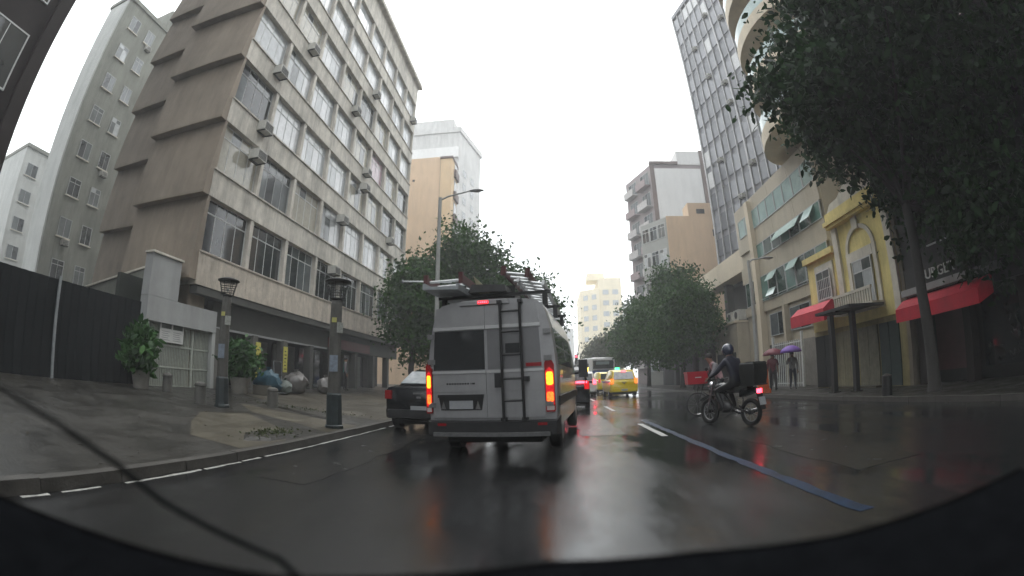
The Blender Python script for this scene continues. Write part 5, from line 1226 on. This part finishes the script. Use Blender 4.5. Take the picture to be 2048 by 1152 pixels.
n = 420
P = np.stack([np.concatenate([rng.uniform(-11,-4.3,n), rng.normal(8.55,.12,160), rng.uniform(8.9,11.3,200)]), np.concatenate([rng.uniform(2,20,n), rng.uniform(5,30,160), rng.uniform(6,24,200)]), np.zeros(n+360)], 1)
P[:,2] = [zs(px)+.012 if px < 0 else (.012 if px < 8.7 else .142) for px in P[:,0]]
Vv, Q = leaves(P, .085, rng, 0); c_ = np.repeat(P[:,2], 4); Vv[:,2] = c_+np.clip((Vv[:,2]-c_)*.12, -.008, .012)
o = inst('fallen_leaves', np_mesh('fallen_leaves', Vv, Q), leaf_mat('wet_fallen_leaf', (.014,.011,.006), (.07,.05,.02))); o['kind'] = 'stuff'

# ------------------------------------------------------------------ the vehicle that carries the camera: its dashboard and front
DB = thing('camera_vehicle', 'dark dashboard and front of the filming vehicle along the bottom edge', 'vehicle', (0,0,0))
edge = [(-1.02,.36),(-.80,.42),(-.55,.475),(-.38,.515),(-.2,.60),(0,.68),(.23,.68),(.48,.63),(.73,.62),(1.02,.62)]
dz = .91
DASH = M('dashboard_plastic', (.006,.0065,.0075), .9, .25, 20, bump=.2, bscale=60, spec=0)
dm = MB(); n = len(edge)
dm.loft([[(x,y,dz) for x,y in edge]+[(1.02,-.35,dz-.05),(-1.02,-.35,dz-.05)], [(x,y,dz-.12) for x,y in edge]+[(1.02,-.35,dz-.17),(-1.02,-.35,dz-.17)]])
part('dashboard', dm, DASH, DB)
part('windscreen_gasket', MB().tube([(x,y+.012,dz-.008) for x,y in edge], .010, 8), M('rubber_gasket', (.003,.003,.003), .9, .2, 20, spec=0), DB, True)
WP = [(-.88,.351,1.127),(-.779,.435,1.081),(-.684,.493,1.032),(-.591,.525,.98),(-.486,.554,.943),(-.39,.564,.921),(-.33,.57,.87)]
wb = part('wiper_blade', MB().tube(WP, [.003,.005,.006,.006,.006,.006,.006], 8), M('wiper_rubber', (.006,.007,.0075), .8, .2, 20, spec=.1), DB, True)
part('front_panel', MB().loft([[(x*.99,y-.02,dz-.125) for x,y in edge]+[(1.0,-.6,dz-.2),(-1.0,-.6,dz-.2)], [(x*.99,y-.02,.38) for x,y in edge]+[(1.0,-.6,.38),(-1.0,-.6,.38)]]), BLKP, DB)
part('bumper', MB().box(-.95,.95,.2,.34,.3,.379), PLAST, DB)
part('roof', MB().loft([[(-.85,.02,1.46),(.85,.02,1.46),(.85,.02,1.5),(-.85,.02,1.5)],[(-.9,-2.4,1.5),(.9,-2.4,1.5),(.9,-2.4,1.56),(-.9,-2.4,1.56)]]), BLKP, DB)
for s_ in (-1,1):
    part('door', MB().box(*sorted((s_*1.0,s_*1.03)),-2.4,-.36,.3,1.0), BLKP, DB)
    part('door_window', MB().hexa([(s_*1.0,-2.4,1.001),(s_*1.03,-2.4,1.001),(s_*1.03,-.36,1.001),(s_*1.0,-.36,1.001),(s_*.88,-2.4,1.499),(s_*.91,-2.4,1.499),(s_*.91,-.1,1.459),(s_*.88,-.1,1.459)]), GLV, DB)
part('tail_panel', MB().box(-.99,.99,-2.45,-2.401,.3,1.5), BLKP, DB); part('floor_pan', MB().box(-.95,.95,-2.4,.1,.28,.32), VOID, DB)
wheels(DB, [(-.85,-.1),(.85,-.1),(-.85,-2.0),(.85,-2.0)], .31)

# ------------------------------------------------------------------ rain-mist air
hz = MB().box(-95,95,-85,260,-1.3,60)
hm = bpy.data.materials.new('haze_air'); hm.use_nodes = True; N = hm.node_tree.nodes; N.clear()
pv = N.new('ShaderNodeVolumePrincipled'); pv.inputs['Color'].default_value = (.93,.95,.97,1); pv.inputs['Density'].default_value = .0028; pv.inputs['Anisotropy'].default_value = .2
ou = N.new('ShaderNodeOutputMaterial'); hm.node_tree.links.new(pv.outputs[0], ou.inputs['Volume'])
ho = inst('haze', hz.mesh('haze'), hm); ho['kind'] = 'stuff'
